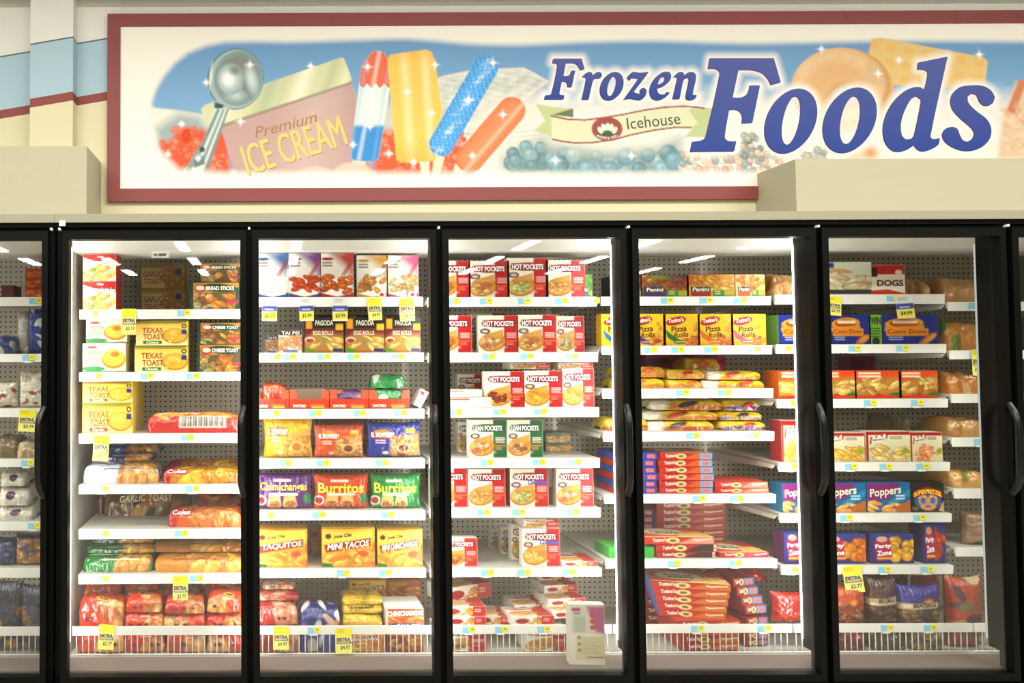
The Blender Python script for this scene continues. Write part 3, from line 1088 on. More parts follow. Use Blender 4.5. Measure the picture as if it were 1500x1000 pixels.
# the whole picture fades out along its lower edge and left end
dall = spd([(216, 150), (240, 100), (290, 40), (1650, 30), (1650, 253), (330, 253), (262, 248), (228, 214)])
A.mix(np.clip(.5 + dall / 12, 0, 1), CREAM)

mb = MB()
mb.grid(np.stack([WX, np.full_like(WX, YP), WZ], -1), A.C)


def board(u, v, off):
    x, z = sheet_to_board(u, v)
    return np.stack([x, np.full_like(x, YP - off), z], -1)


def rot_text(txt, x, y, w, h, deg, c, bold=.03, shear=0., off=.001, taper=0.):
    gph, f = glyphs(txt, bold)
    k = 1 + taper * gph[:, 0]
    a = gph[:, 0] * w + shear * gph[:, 1] * h
    b = gph[:, 1] * h * k
    t = R(deg)
    mb.add(board(x + a * math.cos(t) - b * math.sin(t) * 1, y - a * math.sin(t) - b * math.cos(t), off), f, L(c))


rot_text('ICE CREAM', 365, 258, 152, 44, 17.5, '#8b7a62', .0, off=.0006)
rot_text('ICE CREAM', 364.4, 257.2, 152, 44, 17.5, '#f2d77c', .0, off=.0009)
rot_text('ICE CREAM', 363, 257, 152, 44, 17.5, '#f2d77c', .0)
rot_text('Premium', 374, 203, 92, 16, 15, '#b58a4e', .0, .35)
rot_text('Icehouse', 917, 190, 78, 17, 6, '#5c5c4e', .0)
rot_text('MARKET', 871, 201, 16, 4, -14, '#f5ecd8', .02, off=.0012)
rot_text('& DELI', 888, 205, 15, 4, 14, '#f5ecd8', .02, off=.0012)
for li, loops in enumerate(GL):
    for dx, dy, off, c0, c1 in ((-1.2, 1.0, .0008, '#6e4a86', '#46356e'), (0, 0, .0014, '#5762a8', '#31499a')):
        flat, polys = [], []
        for q in loops:
            polys.append([Vector((x, y, 0)) for x, y in q])
            flat += [(x, y) for x, y in q]
        tri = tessellate_polygon(polys)
        q = np.array(flat)
        y0, y1 = (85, 147) if li < 6 else (85, 224)
        t = np.clip((q[:, 1] - y0) / (y1 - y0), 0, 1)[:, None]
        mb.add(board(q[:, 0] + dx, q[:, 1] + dy, off), tri, L(c0) * (1 - t) + L(c1) * t)
mb.build('printed_panel', M['sign'], sign)

# ------------------------------------------------------------------ printed artwork of the packages
def art(wm, hm, nmax=90):
    """blank sheet for a face wm x hm metres, about one cell per picture point"""
    return Art(max(8, min(nmax, int(wm * 300))), max(6, min(nmax, int(hm * 300))), asp=wm / hm)


def a_pocket(col='#c9252a', dark='#8e1c1c', word='HOT POCKETS', f1='#c98d3a', f2='#e8c06a', fill1='#a9472c', fill2='#e6cf96', seed=1, badge='#5a4aa0', sub=None):
    def g(w, h):
        A = art(w, h).f('#f3ecdc')
        A.r(.64, 0, 1, 1, col).r(.02, 0, .64, .06, '#f7f2e6')
        A.e(.4, .86, .36, .08, '#d8cfbd', soft=.4)
        A.e(.34, .72, .34, .25, f1, -8).e(.33, .70, .30, .22, f2, -8)
        A.p([(.1, .55), (.62, .38), (.62, .72), (.4, .9)], f1, k=.85).p([(.2, .55), (.60, .42), (.58, .6)], f2, 6, k=.7)
        A.food(.12, .60, .5, .86, fill1, fill2, 14, .2, seed)
        A.e(.5, .22, .43, .105, dark).r(.1, .13, .9, .30, dark)
        A.e(.5, .19, .40, .075, col, soft=.5)
        if badge:
            A.e(.16, .43, .13, .075, badge).e(.16, .43, .08, .04, '#e9cf9a')
        A.t(word, .12, .155, .88, .29, '#ffffff', bold=.03)
        if sub:
            A.t(sub, .45, .30, .96, .42, '#2b55b5', bold=.05, shear=.2)
        A.bars(.70, .47, .97, .63, 4, '#f3dcd6', .5)
        A.r(.69, .68, .97, .70, '#f0a060').bars(.70, .73, .96, .82, 2, '#f0b090', .4)
        return A
    return g


def a_pizzaroll(band='#c23a2a', seed=1):
    def g(w, h):
        A = art(w, h).gv('#f6cf2c', '#f2c22a')
        A.p([(.02, .45), (.12, .75), (.4, .95), (.75, .93), (.75, .84), (.45, .82), (.2, .62)], band)
        A.r(.3, .85, .66, .93, band).food(.6, .7, .98, .98, '#b8572a', '#e7a24e', 9, .26, seed)
        A.food(.72, .3, .98, .7, '#c98434', '#edc060', 6, .2, seed + 3)
        A.e(.35, .22, .28, .13, '#b5262a', -14).e(.35, .20, .24, .09, '#d0443a', -14, soft=.5)
        A.t('Totino\'s', .14, .16, .56, .30, '#fff5ea', rise=.07, bold=.03)
        A.t('Pizza', .22, .40, .64, .58, '#3a2a1c', rise=.04).t('Rolls', .30, .60, .68, .76, '#3a2a1c', rise=.04)
        A.bars(.33, .87, .63, .92, 1, '#f7efe0')
        return A
    return g


def a_breadstick(w, h):
    A = art(w, h).f('#f1e7cd')
    A.p([(0, 0), (1, 0), (1, .40), (.5, .34), (0, .12)], '#c8202a')
    A.food(.3, .45, 1, 1, '#e6a850', '#f4cf86', 9, .3, 4, .4).food(0, .5, .35, .95, '#7d9a3e', '#e7c987', 9, .2, 2)
    A.t('Breadsticks', .2, .2, .97, .36, '#fffaf0', rise=-.03, bold=.03).t('Coles', .42, .06, .62, .14, '#fffaf0')
    return A


def a_garlic(w, h):
    A = art(w, h).f('#b99a4a')
    A.r(.03, .15, .55, .95, '#d9c98c').food(.55, .1, 1, .9, '#a8742c', '#d0a050', 10, .22, 3)
    A.e(.86, .3, .08, .13, '#39418c').t('GARLIC', .06, .28, .5, .52, '#a8403a').t('TOAST', .08, .58, .48, .80, '#a8403a')
    return A


def a_nybread(word='BREAD STICKS', seed=1, c='#1f5a42'):
    def g(w, h):
        A = art(w, h).f('#7a6a3c')
        A.p([(.05, 0), (1, 0), (1, .3), (.05, .42)], '#c89a48').food(.05, .4, .5, 1, '#8a5428', '#cfae7c', 12, .2, seed, .8).food(.42, .38, 1, 1, '#a86a2c', '#dda452', 9, .24, seed + 1, .5)
        A.food(.08, .75, .4, 1, '#7a8a4a', '#d8cfa8', 6, .22, seed + 2)
        A.r(0, 0, .06, 1, c).r(.93, .2, 1, 1, c).e(.58, .2, .38, .15, c, 3).e(.2, .22, .12, .14, '#b0434a').e(.2, .2, .09, .09, '#e8d8c8')
        A.t(word, .32, .14, .9, .28, '#f6f0de', bold=.03).r(.75, .66, .98, .78, '#c2485a')
        return A
    return g


def a_texas(band='#2f8a48', bg='#f7d55a', bg2='#f4e9b6', seed=1, word='Cheese'):
    def g(w, h):
        A = art(w, h).gv(bg, bg2)
        A.r(0, .02, .98, .08, '#4d8a4a').r(0, .10, .9, .13, '#c34a32')
        A.e(.76, .62, .25, .32, '#c98f2c').e(.76, .60, .22, .28, '#f0c24e').e(.73, .5, .12, .12, '#f8dd8c', soft=.8)
        A.food(.6, .4, .92, .85, '#e8b23e', '#f6d77e', 8, .14, seed)
        A.r(.88, .36, .98, .55, '#3a4a94').e(.93, .22, .05, .1, '#3a3320').e(.93, .22, .025, .05, '#e8d35a')
        A.t('TEXAS', .12, .28, .52, .50, '#b03a20', bold=.02).t('TOAST', .14, .54, .54, .77, '#b03a20', bold=.02)
        A.r(.14, .82, .5, .95, band).t(word, .2, .84, .44, .93, '#f8f4e0')
        return A
    return g


def a_texaswhite(w, h):
    A = art(w, h).f('#f6f1e2')
    A.e(.72, .55, .28, .34, '#d99a34').e(.72, .5, .25, .28, '#f4cd62').e(.75, .38, .1, .1, '#d09040')
    A.t('TEXAS', .1, .26, .46, .44, '#7d8a3c').t('TOAST', .12, .5, .48, .68, '#7d8a3c')
    A.e(.25, .88, .28, .09, '#4da35c').e(.22, .14, .13, .05, '#c24a3a').r(.0, .95, 1, 1, '#4da35c')
    return A


def a_asian(c1, c2, f1, f2, seed=1, rice=False, badge=False):
    def g(w, h):
        A = art(w, h).gv('#f1ece2', '#d9d6d0')
        A.p([(.35, 0), (1, 0), (1, .55), (.8, .3)], c1, 14)
        A.e(.95, .05, .35, .25, c2, soft=.8)
        A.p([(.0, .9), (0, 1), (1, 1), (1, .88), (.5, .97)], c1)
        A.p([(.02, .60), (.98, .52), (.9, .92), (.5, .98), (.14, .92)], '#f7f3ea')
        if rice:
            A.food(.06, .52, .9, .9, '#e6e2d0', '#f6f2e4', 40, .09, seed)
        else:
            A.food(.1, .5, .9, .86, f1, f2, 17, .17, seed)
        for d in (0, .07):
            A.p([(.62 + d, .5), (.66 + d, .5), (1.0, .12 + d), (.98, .09 + d)], '#b03434')
        A.bars(.06, .2, .52, .33, 2, '#8a7a7a', .5).e(.22, .13, .18, .035, c1)
        if badge:
            A.e(.8, .93, .13, .07, '#f4f0e8').e(.8, .93, .07, .04, '#c8343a')
        return A
    return g


def a_pagoda(w, h):
    A = art(w, h).gv('#6a2420', '#a83a34')
    A.r(0, 0, 1, .3, '#3d3126').r(.26, .04, .76, .27, '#1c1712').p([(0, .62), (.25, .45), (1, .5), (1, 1), (0, 1)], '#c99c52', 8)
    A.food(.15, .6, 1, 1, '#d8a050', '#f0d08c', 9, .3, 5, .35).e(.14, .64, .13, .09, '#e8dcc0').e(.14, .66, .10, .06, '#c0402c')
    A.food(.2, .6, .6, .75, '#8aa040', '#e0c890', 6, .18, 2).e(.12, .96, .14, .08, '#7fa83c')
    A.r(.04, .04, .2, .32, '#f0b42c').r(.8, .18, 1, .36, '#f0c83c')
    A.t('PAGODA', .28, .08, .74, .23, '#f3ead2').t('EGG ROLLS', .22, .38, .74, .5, '#f3e6c8')
    A.r(.72, .88, .98, .98, '#45557f')
    return A


def a_taipei(w, h):
    A = art(w, h).f('#efe6da')
    A.r(0, 0, 1, .22, '#1e1a18').food(.02, .25, .98, .9, '#e08a5a', '#f0c096', 22, .16, 2)
    A.t('TAI PEI', .12, .05, .9, .18, '#f3e9d8').r(.18, .86, .82, .97, '#8a86b4')
    return A


def a_pouchmeal(bg, word, wc='#fff6e4', panel='#c8402c', f1='#8e4a26', f2='#e8c078', sub=None, seed=1, bandy='#e08a2c'):
    def g(w, h):
        A = art(w, h).f(bg)
        A.p([(.42, .4), (1, .28), (1, .95), (.5, 1), (.42, .9)], '#e0b070', 5, k=.85)
        A.food(.48, .45, .98, .92, f1, f2, 10, .2, seed)
        A.e(.68, .72, .14, .15, '#e6c288').e(.68, .72, .11, .12, f1, soft=.3)
        A.r(.08, .26, .5, .44, panel).e(.28, .27, .16, .08, '#e8a03a')
        A.t(word, .07, .27, .5, .41, wc, bold=.04)
        A.bars(.14, .48, .44, .62, 2, '#f5dcc8', .5).r(.72, .16, .9, .28, '#f5d13a').e(.34, .86, .06, .05, '#d8d4cc')
        A.r(0, 0, 1, .04, bg)
        return A
    return g


def a_burrito(bg, word, dark, f1='#b4703a', seed=1):
    def g(w, h):
        A = art(w, h).f(bg)
        A.e(.93, .7, .10, .14, '#2e8a4c').e(.08, .75, .1, .14, '#f0e4da').e(.08, .75, .07, .10, '#c23a34')
        for x in (.32, .6):
            A.p([(x - .1, .60), (x + .1, .60), (x + .13, .9), (x - .13, .9)], '#e8c284').e(x, .86, .125, .13, '#e9cfa0').e(x, .86, .10, .11, f1)
            A.food(x - .08, .78, x + .08, .95, f1, '#d89a5a', 8, .25, seed)
        A.r(.3, .14, .62, .21, '#e9d8d0').r(.22, .53, .75, .6, '#f3e8e0')
        A.t(word, .06, .23, .92, .53, '#f8e63c', bold=.02)
        return A
    return g


def a_jose(word, sub=None, seed=1):
    def g(w, h):
        A = art(w, h).gv('#f5b52c', '#f3cf52')
        A.r(0, 0, 1, .03, '#c2582a').r(.96, 0, 1, 1, '#c8452c').p([(0, .05), (.5, .12), (1, 0), (1, .35), (0, .42)], '#f8dc6a', 10)
        A.p([(.04, .44), (.92, .26), (.92, .46), (.08, .64)], '#a82c1a', 2)
        A.p([(0, .75), (.4, .62), (1, .5), (1, 1), (0, 1)], '#d8902c', 10)
        A.food(.03, .62, .97, .98, '#d89a38', '#f6cc6c', 13, .24, seed, .5)
        A.e(.12, .22, .06, .07, '#8a3a24').e(.78, .66, .1, .08, '#d8694a').p([(.0, .9), (.2, .92), (.22, 1), (0, 1)], '#3f8a3a')
        A.t('Jose Ole', .22, .18, .56, .30, '#4a2412', rise=.05, bold=.03)
        A.t(word, .1, .42, .88, .585, '#fff8ea', rise=.12, bold=.03, shear=.12)
        if sub:
            A.t(sub, .3, .60, .74, .68, '#f6e858', rise=.07)
        return A
    return g


def a_panini(c1, c2, f1, f2, flag='#3f8a48', new=False, seed=1):
    def g(w, h):
        A = art(w, h).f(c1)
        A.e(.3, .15, .5, .5, c2, soft=.7).food(.42, .12, 1, .72, f1, f2, 12, .22, seed, .6)
        A.food(.0, .05, .34, .5, '#e0b25a', f1, 6, .25, seed + 2)
        A.r(.08, .55, .5, .78, '#2f5a4a').r(.08, .78, .5, .98, flag).t('Panini', .12, .58, .46, .75, '#e6e4d0', shear=.1)
        A.r(.54, .7, .98, .98, '#5aa03c').bars(.58, .74, .76, .94, 2, '#e6e0a8').r(.78, .72, .97, .94, '#c8b84a')
        return A
    return g


def a_partyedge(stripe='#e07a24', end='#7fb4d8', endw=.2, c='#c8301f'):
    def g(w, h):
        A = Art(max(12, min(70, int(w * 320))), 9, asp=w / h).f(c)
        A.p([(.45, 1), (.72, 0), (1, 0), (1, 1)], stripe, k=.9).e(.40, .5, .1, .40, '#e6d8a4').e(.40, .5, .05, .22, '#8a7a3c')
        A.t('Totino\'s', .1, .2, .3, .75, '#f8e6cc', rise=.15)
        if endw:
            A.r(1 - endw, 0, 1, 1, end).r(1 - endw * .8, .25, 1 - endw * .2, .8, '#e88a7c')
        else:
            A.t('Pepperoni', .7, .3, .96, .7, '#f8e6cc', rise=.2)
        A.r(0, 0, 1, .07, L(c) * .6)
        return A
    return g


def a_partytop(w, h):
    A = Art(70, 70, asp=1).f('#d0371f')
    A.e(.42, .42, .40, .40, '#e27a2c').e(.40, .40, .36, .36, '#c8321c').e(.42, .44, .3, .3, '#efe6c8')
    A.p([(.5, .95), (.62, .5), (.95, .42), (1, .9)], '#eebb5c', 2).food(.6, .55, .95, .9, '#d89a3a', '#f5d07c', 8, .25, 3)
    A.t('Party', .24, .32, .62, .47, '#2c2418', rise=.02).t('Pizza', .28, .48, .62, .63, '#2c2418', rise=.02).t('Totino\'s', .14, .08, .52, .19, '#f8ead8', rise=.02)
    A.r(0, .92, 1, 1, '#e6c88c')
    return A


def a_friday(f1, f2, seed=1, tint='#d8cfa8'):
    def g(w, h):
        A = art(w, h).gv('#efe6cc', tint)
        A.r(0, 0, 1, .12, '#b8262c').r(0, 0, .06, 1, '#b8262c')
        A.food(.2, .5, .98, .95, f1, f2, 13, .2, seed).e(.9, .65, .08, .1, '#a8b83c')
        for i in range(7):
            x = .08 + .06 * i
            A.p([(x, .42 - .03 * i), (x + .04, .42 - .03 * i), (x + .07, .12 - .02 * i + .06), (x + .03, .12 - .02 * i + .06)], '#c23038' if i % 2 == 0 else '#f3ece2')
        A.e(.28, .27, .15, .07, '#f3ece2', -14).t('FRIDAYS', .16, .27, .42, .33, '#2c2824', rise=.05)
        A.bars(.54, .17, .96, .28, 2, '#6a7a8a', .5)
        return A
    return g


def a_corndog(w, h):
    A = art(w, h).f('#35489c')
    A.e(.4, .3, .34, .2, '#e8b03c', -3).e(.4, .3, .26, .14, '#c85a2c')
    A.p([(.05, .42), (.75, .36), (.75, .5), (.05, .56)], '#e6a83a').bars(.2, .2, .66, .34, 1, '#f6e8c8', .7)
    A.r(.08, .47, .82, .72, '#e6a83a').t('Corn Dogs', .1, .49, .79, .69, '#b82a1c', bold=.02)
    A.e(.8, .85, .2, .12, '#d08a3a', -35).e(.84, .82, .14, .07, '#e8b060', -35)
    A.bars(.12, .75, .5, .9, 2, '#c8cce0')
    return A


def a_win(w, h):
    A = art(w, h).f('#8fbf48')
    A.t('WIN', .12, .08, .9, .34, '#2e3a24', bold=.04).bars(.1, .45, .9, .8, 4, '#4a6a34').e(.5, .9, .3, .14, '#3c4a34')
    return A


def a_orange(w, h, seed=3):
    A = art(w, h).f('#e2662a')
    A.p([(0, .4), (1, .2), (1, .8), (0, .9)], '#c89a4c', 6).food(.05, .32, .95, .82, '#b8823a', '#f0d28c', 13, .22, seed, .7)
    A.p([(.3, 1), (.5, .8), (.72, 1)], '#c8401c').e(.92, .98, .22, .2, '#3f8a3c').r(.02, .9, 1, 1, '#d8582a')
    A.bars(.08, .06, .8, .28, 2, '#f8e4cc', .6)
    return A


def a_poppers(w, h):
    A = art(w, h).gv('#2f86b0', '#2a79a6')
    A.p([(0, 0), (.78, 0), (.55, .52), (0, .68)], '#9a3f8e', 2).p([(.45, .68), (1, .2), (1, .42), (.6, .78)], '#3fa0c4')
    A.food(.02, .66, .7, .98, '#d89a4c', '#f2cc8a', 8, .25, 3).p([(.68, .8), (1, .58), (1, 1), (.66, 1)], '#c8823c')
    A.t('Poppers', .06, .22, .79, .58, '#f4ecc0', rise=.14, bold=.02)
    A.bars(.66, .42, .98, .62, 2, '#dcecf4')
    return A


def a_pretzel(w, h):
    A = art(w, h).f('#3a3a30')
    A.e(.5, .62, .42, .34, '#3f78b0')
    for (x, y, rx, ry) in ((.36, .60, .17, .22), (.64, .60, .17, .22), (.5, .80, .24, .16)):      # knotted pretzel
        A.e(x, y, rx, ry, '#c8844a').e(x, y, rx * .86, ry * .86, '#e6ac74')
    for (x, y, rx, ry) in ((.35, .60, .085, .11), (.65, .60, .085, .11), (.5, .80, .1, .05)):
        A.e(x, y, rx, ry, '#4f8cc4')
    for (x, y) in ((.24, .5), (.4, .46), (.6, .46), (.76, .5), (.5, .62), (.3, .8), (.7, .8)):
        A.e(x, y, .018, .02, '#f8f0e0')
    A.p([(.02, .4), (.12, .24), (.5, .12), (.88, .24), (.98, .4), (.9, .5), (.5, .34), (.1, .5)], '#b8322a')
    A.t('SUPERPRETZEL', .06, .2, .94, .36, '#f6c832', bold=.05, arc=.13)
    A.r(.02, .82, .2, .94, '#8a8a5c').p([(.82, .95), (.98, .6), (1, 1)], '#d8b48c')
    return A


def a_zone(f1, f2, seed=1):
    def g(w, h):
        A = art(w, h).gv('#4c56a4', '#33387c')
        A.food(.48, .15, 1, .85, f1, f2, 13, .22, seed, .8)
        A.p([(.08, .25), (.46, .18), (.5, .85), (.14, .9)], '#c23466', 3).e(.26, .16, .13, .1, '#e8b8a0')
        A.t('Party', .1, .34, .48, .52, '#f4f0f0', rise=.04, bold=.04).t('Zone', .14, .56, .48, .74, '#f4f0f0', rise=.04, bold=.04)
        A.r(.14, .78, .52, .85, '#e8b83c')
        return A
    return g


def a_hotdogs(w, h):
    A = art(w, h).f('#efe9da')
    A.r(0, 0, 1, .32, '#c83420').r(0, .1, .2, .4, '#4a2020').e(.82, .26, .1, .1, '#e8dcd0')
    A.t('DOGS', .18, .5, .95, .72, '#6e3226', bold=.04).p([(0, .86), (.5, .82), (1, .96), (1, 1), (0, 1)], '#d8502a')
    return A


def a_sandwich(w, h):
    A = art(w, h).f('#dfe0d0')
    A.r(0, .02, .42, .17, '#3a4f94').e(.3, .3, .4, .12, '#d8b080').e(.55, .6, .4, .25, '#e8dcc0')
    A.food(.3, .4, .95, .78, '#cdb88c', '#efe4c8', 8, .3, 3).r(0, .6, .3, .95, '#8a8a86').r(.05, .84, 1, .98, '#55564f').e(.12, .8, .04, .07, '#d8623a')
    return A


def a_plain(c, bars=None, seed=1, f1=None, f2=None):
    def g(w, h):
        A = art(w, h).f(c)
        if f1:
            A.food(.1, .3, .95, .95, f1, f2, 14, .2, seed)
        if bars:
            A.r(.06, .1, .6, .3, bars)
        return A
    return g


def a_tray(w, h):
    A = art(w, h).f('#d23a20')
    A.t('PATIO', .09, .58, .42, .88, '#fbf0dc', bold=.05).bars(.52, .62, .9, .72, 1, '#f0b050').r(.56, .76, .88, .93, '#f2c23c')
    return A


def a_loafbag(c, clear=.4, f1='#d8983e', f2='#f2cc7c', word=None, patch='#c8242c', seed=1, stripe=None):
    """long bag: printed film with a clear window over the bread"""
    def g(w, h):
        A = art(w, h * 2.2, 80).f(c)
        A.p([(clear, 0), (.95, 0), (.95, 1), (clear - .1, 1)], f1, 3).food(clear, .35, .95, 1, f1, f2, 16, .2, seed, .9)
        if stripe:
            A.r(0, .50, clear, .54, stripe).r(clear * .5, .70, .8, .73, stripe)
        if word:
            A.r(clear * .1 + .02, .60, clear * .1 + .30, .80, patch).t(word, clear * .1 + .04, .63, clear * .1 + .28, .76, '#fdf6ec', bold=.03)
        return A
    return g


def a_rolls(c='#d8501e', f1='#c98a4c', f2='#e8bc7e', seed=1, badge='#e8c84a', bc='#6a2a4a', frac=.5):
    def g(w, h):
        A = art(w, h * 2.2, 60).f(c)
        gg = random.Random(seed)
        o, q = gg.uniform(-.12, .12), gg.random()
        x = .0 if q < .5 else .5
        A.p([(x, .62 + o), (x + .25, .54 + o), (x + .55, .66 + o), (x + .5, 1), (x, 1)], f1, 2).food(x + .02, .62 + o, x + .5, 1, f1, f2, 5, .34, seed, .9)
        A.p([(0, .25), (.5, .3 + o), (1, .25), (1, .36), (.5, .40 + o), (0, .36)], f1, 4, k=.8)
        for i in range(6):
            A.p([(gg.random(), .3 + .7 * gg.random()) for _ in range(3)], L(c) * gg.uniform(.55, 1.1), 4, k=.5)
        A.e(.5 + o, .5 + o, .16, .06, badge, 10).e(.5 + o, .5 + o, .12, .03, bc, 10).bars(.4, .59 + o, .8, .67 + o, 2, '#f6d9c6', .5)
        for i in range(3):
            A.e(.15 + .7 * gg.random(), .9, .05, .03, '#7a2444')
        return A
    return g


def a_printbag(top, f1, f2, band=None, word=None, wc='#f6efe2', split=.5, n=16, r=.15, seed=1, white=False, spot=None, lie=True):
    """printed bag: solid head, clear or pictured lower part, slanted band with a word"""
    def g(w, h):
        A = art(w, h * (2.2 if lie else 1), 70).f(top)
        gg = random.Random(seed)
        v0 = .38 if lie else 0.
        sp = v0 + (1 - v0) * split
        A.p([(0, sp + .06), (.4, sp - .04), (1, sp + .03), (1, 1), (0, 1)], f1, 2).food(0, sp + .05, 1, 1.02, f1, f2, n, r, seed, .8)
        for i in range(4):
            A.p([(gg.random(), gg.random()) for _ in range(3)], L(top) * gg.uniform(.6, 1.25), 5, k=.5)
        if white:
            A.p([(0, 0), (.2, 0), (.3, .5), (.18, 1), (0, 1)], '#e9e4d2', 2).p([(.2, 0), (.24, 0), (.33, .5), (.22, 1), (.18, 1), (.29, .5)], '#cfc8ac', 2)
        if spot:
            x = gg.uniform(.4, .7)
            A.e(x, sp - .06, .15, .10, spot, -12).e(x, sp - .06, .10, .06, L(spot) * 1.5 + .05, -12)
        if band:
            A.p([(0, sp - .02), (1, sp - .08), (1, sp + .07), (0, sp + .12)], band, 1.5)
        if word:
            A.t(word, .22, sp - .04, .8, sp + .07, wc, rise=.04, bold=.02)
        return A
    return g


def a_film(cs, seed=1, n=16, r=.22, base=None, word=None, wc='#ffffff'):
    """crumpled printed film in several colours"""
    def g(w, h):
        A = art(w, h * 1.6, 60).f(base or cs[0])
        gg = random.Random(seed)
        for i in range(n):
            A.e(gg.random(), gg.random(), r * gg.uniform(.5, 1.2), r * gg.uniform(.25, .7), gg.choice(cs), gg.uniform(-60, 60), soft=.25)
        if word:
            A.t(word, .2, .68, .8, .82, wc, rise=.03, bold=.02)
        return A
    return g


# ------------------------------------------------------------------ putting packages on the shelves
THINGS = []
STACK = {}
YS0 = YF + .028                                      # front faces stand just behind the price rail


def place(D, row, x0, x1, yt, fn, desc, kind='box', yb=None, back=0., d=.12, yaw=0., tilt=0., name=None, cat=None, group=None, z=None, seed=1, roll=0., top=None, side=None, topart=None, lump=.10, t=None, h=None, wr=.10, front=None):
    """one package seen between x0 and x1 with its top at yt (picture points), standing on shelf `row` of bay D"""
    Y = (YS0 if front is None else front) + back
    if row == 6 and front is None:
        Y = .235 + back
    a, b = P(x0, 700 if yb is None else yb, Y), P(x1, yt, Y)
    zt = P((x0 + x1) / 2, yt, Y).z
    zb = SHZ[D][row] if yb is None else P((x0 + x1) / 2, yb, Y).z
    if z is not None:
        zb = z
    lo, hi = BAY[D][0] + .017, BAY[D][1] - .017
    if a.x < lo and row < 6:
        a.x = lo
    if b.x > hi and row < 6:
        b.x = hi
    w = b.x - a.x
    if kind == 'loaf' and yb is not None:            # rest on whatever already lies below
        for (q0, q1, r0, r1, zz0) in STACK.get((D, row), []):
            if min(q1, b.x) - max(q0, a.x) > .25 * min(w, q1 - q0) and min(r1, Y + d) - max(r0, Y) > .02:
                zb = max(zb, zz0)
    zb = max(zb, SHZ[D][row]) if front is None else zb
    hh = h if h is not None else max(zt - zb, .008 if kind == 'box' else .03)
    if row < 7 and name is None and front is None:
        lim = (SHZ[D][row - 1] - .0165 if row else ZBAF - .004) - zb
        if row == 6:
            lim = SHZ[D][5] - .03 - zb
        hh = min(hh, lim)
    STACK.setdefault((D, row), []).append((a.x, b.x, Y, Y + d, zb + hh * (1.07 if kind == 'loaf' else 1.0)))
    if kind == 'box':
        A = fn(w, hh)
        mb = carton(w, d, hh, A, side, top, topart(w, d) if topart else None)
        nm, ct, mt = name or 'food_carton', cat or 'food box', M['card']
    elif kind == 'pouch':
        A = fn(w, hh)
        mb = pouch(w, t or .06, hh, A, seed, wr)
        d = t or .06
        nm, ct, mt = name or 'food_pouch', cat or 'food bag', M['film']
    else:
        A = fn(w, hh)
        mb = loaf(w, d, hh, A, seed, lump)
        nm, ct, mt = name or 'food_bag', cat or 'food bag', M['film']
    o = mb.build(nm, mt)
    rot = Matrix.Rotation(R(yaw), 3, 'Z') @ Matrix.Rotation(R(roll), 3, 'Y') @ Matrix.Rotation(R(-tilt), 3, 'X')
    v = np.empty(len(o.data.vertices) * 3, np.float32)
    o.data.vertices.foreach_get('co', v)
    v = v.reshape(-1, 3) @ np.array(rot).T
    o.rotation_euler = rot.to_euler()
    o.location = ((a.x + b.x) / 2, Y - v[:, 1].min(), zb - v[:, 2].min() + .0008)
    o['category'] = ct
    o['group'] = group or f'packages on the {ORD[row]} shelf behind the {DOOR[D]} door'
    THINGS.append((o, D, row, desc, (x0 + x1) / 2))
    return o


def finish_labels():
    by = {}
    for q in THINGS:
        by.setdefault((q[1], q[2], q[3]), []).append(q)
    num = ['first', 'second', 'third', 'fourth', 'fifth', 'sixth', 'seventh', 'eighth', 'ninth', 'tenth', 'eleventh', 'twelfth']
    for (D, row, desc), l in by.items():
        l.sort(key=lambda q: (round(q[4]), q[0].location.z))
        for i, q in enumerate(l):
            s = f'{desc}, {ORD[row]} shelf, {DOOR[D]} door'
            if len(l) > 1:
                s = f'{desc}, {num[i]} along, {ORD[row]} shelf, {DOOR[D]} door'
            q[0]['label'] = s
            if len(s.split()) > 16:
                print('LONG', s)

RNG = random.Random(11)
HP = a_pocket
# ================= first door (cut off)
for i, (yb, yt) in enumerate(((435, 421), (421, 407), (407, 393))):
    place(0, 0, 37, 62, yt, a_plain('#b8361f', None, i, '#c8502a', '#e8a04a'), ('lowest', 'middle', 'topmost')[i] + ' of three flat red and orange cartons', yb=yb, d=.2)
place(0, 0, 0, 20, 418, a_plain('#8c4038'), 'dull red flat carton', back=.3, d=.12)
place(0, 1, 38, 64, 452, a_film(['#2f4f9c', '#3c62b4', '#e6e6e6'], 2), 'blue and white frozen food bag', 'pouch')
place(0, 1, 22, 42, 456, a_film(['#d6d2c6', '#b8b4a6', '#ece8dc'], 3), 'crumpled clear white bag', 'pouch', back=.06)
place(0, 1, -10, 22, 492, a_film(['#4a5a8c', '#9a9a94', '#c8c4b8'], 4), 'grey and blue rounded bag', 'loaf', d=.16)
place(0, 2, 25, 63, 545, a_film(['#e2ddd0', '#c9bcae', '#a86a58', '#f0ece0'], 5, 22), 'clear bag of pale food with red print', 'pouch', back=.02)
place(0, 2, -8, 24, 560, a_film(['#cfc8ba', '#a8584a', '#e6e2d6'], 6, 22), 'white and brown bag', 'pouch', back=.02)
place(0, 3, 22, 60, 648, a_film(['#cdbb96', '#b09a74', '#e4dcc8'], 7), 'tan bag of bread', 'loaf', d=.2)
place(0, 3, -10, 24, 640, a_film(['#8a7a5c', '#c8b48c', '#a8926a'], 8), 'brown bag of bread', 'loaf', d=.2)
for i, (yb, yt) in enumerate(((764, 742), (741, 714), (713, 690))):
    place(0, 4, -6 + 2 * i, 46 - 5 * i, yt, a_printbag('#e6e2d8', '#d8d2c6', '#f2eee6', None, seed=9 + i, spot='#6a2a5a', split=.8, n=5), ('lowest', 'middle', 'topmost')[i] + ' of three white and purple bags', 'loaf', yb=yb, d=.22)
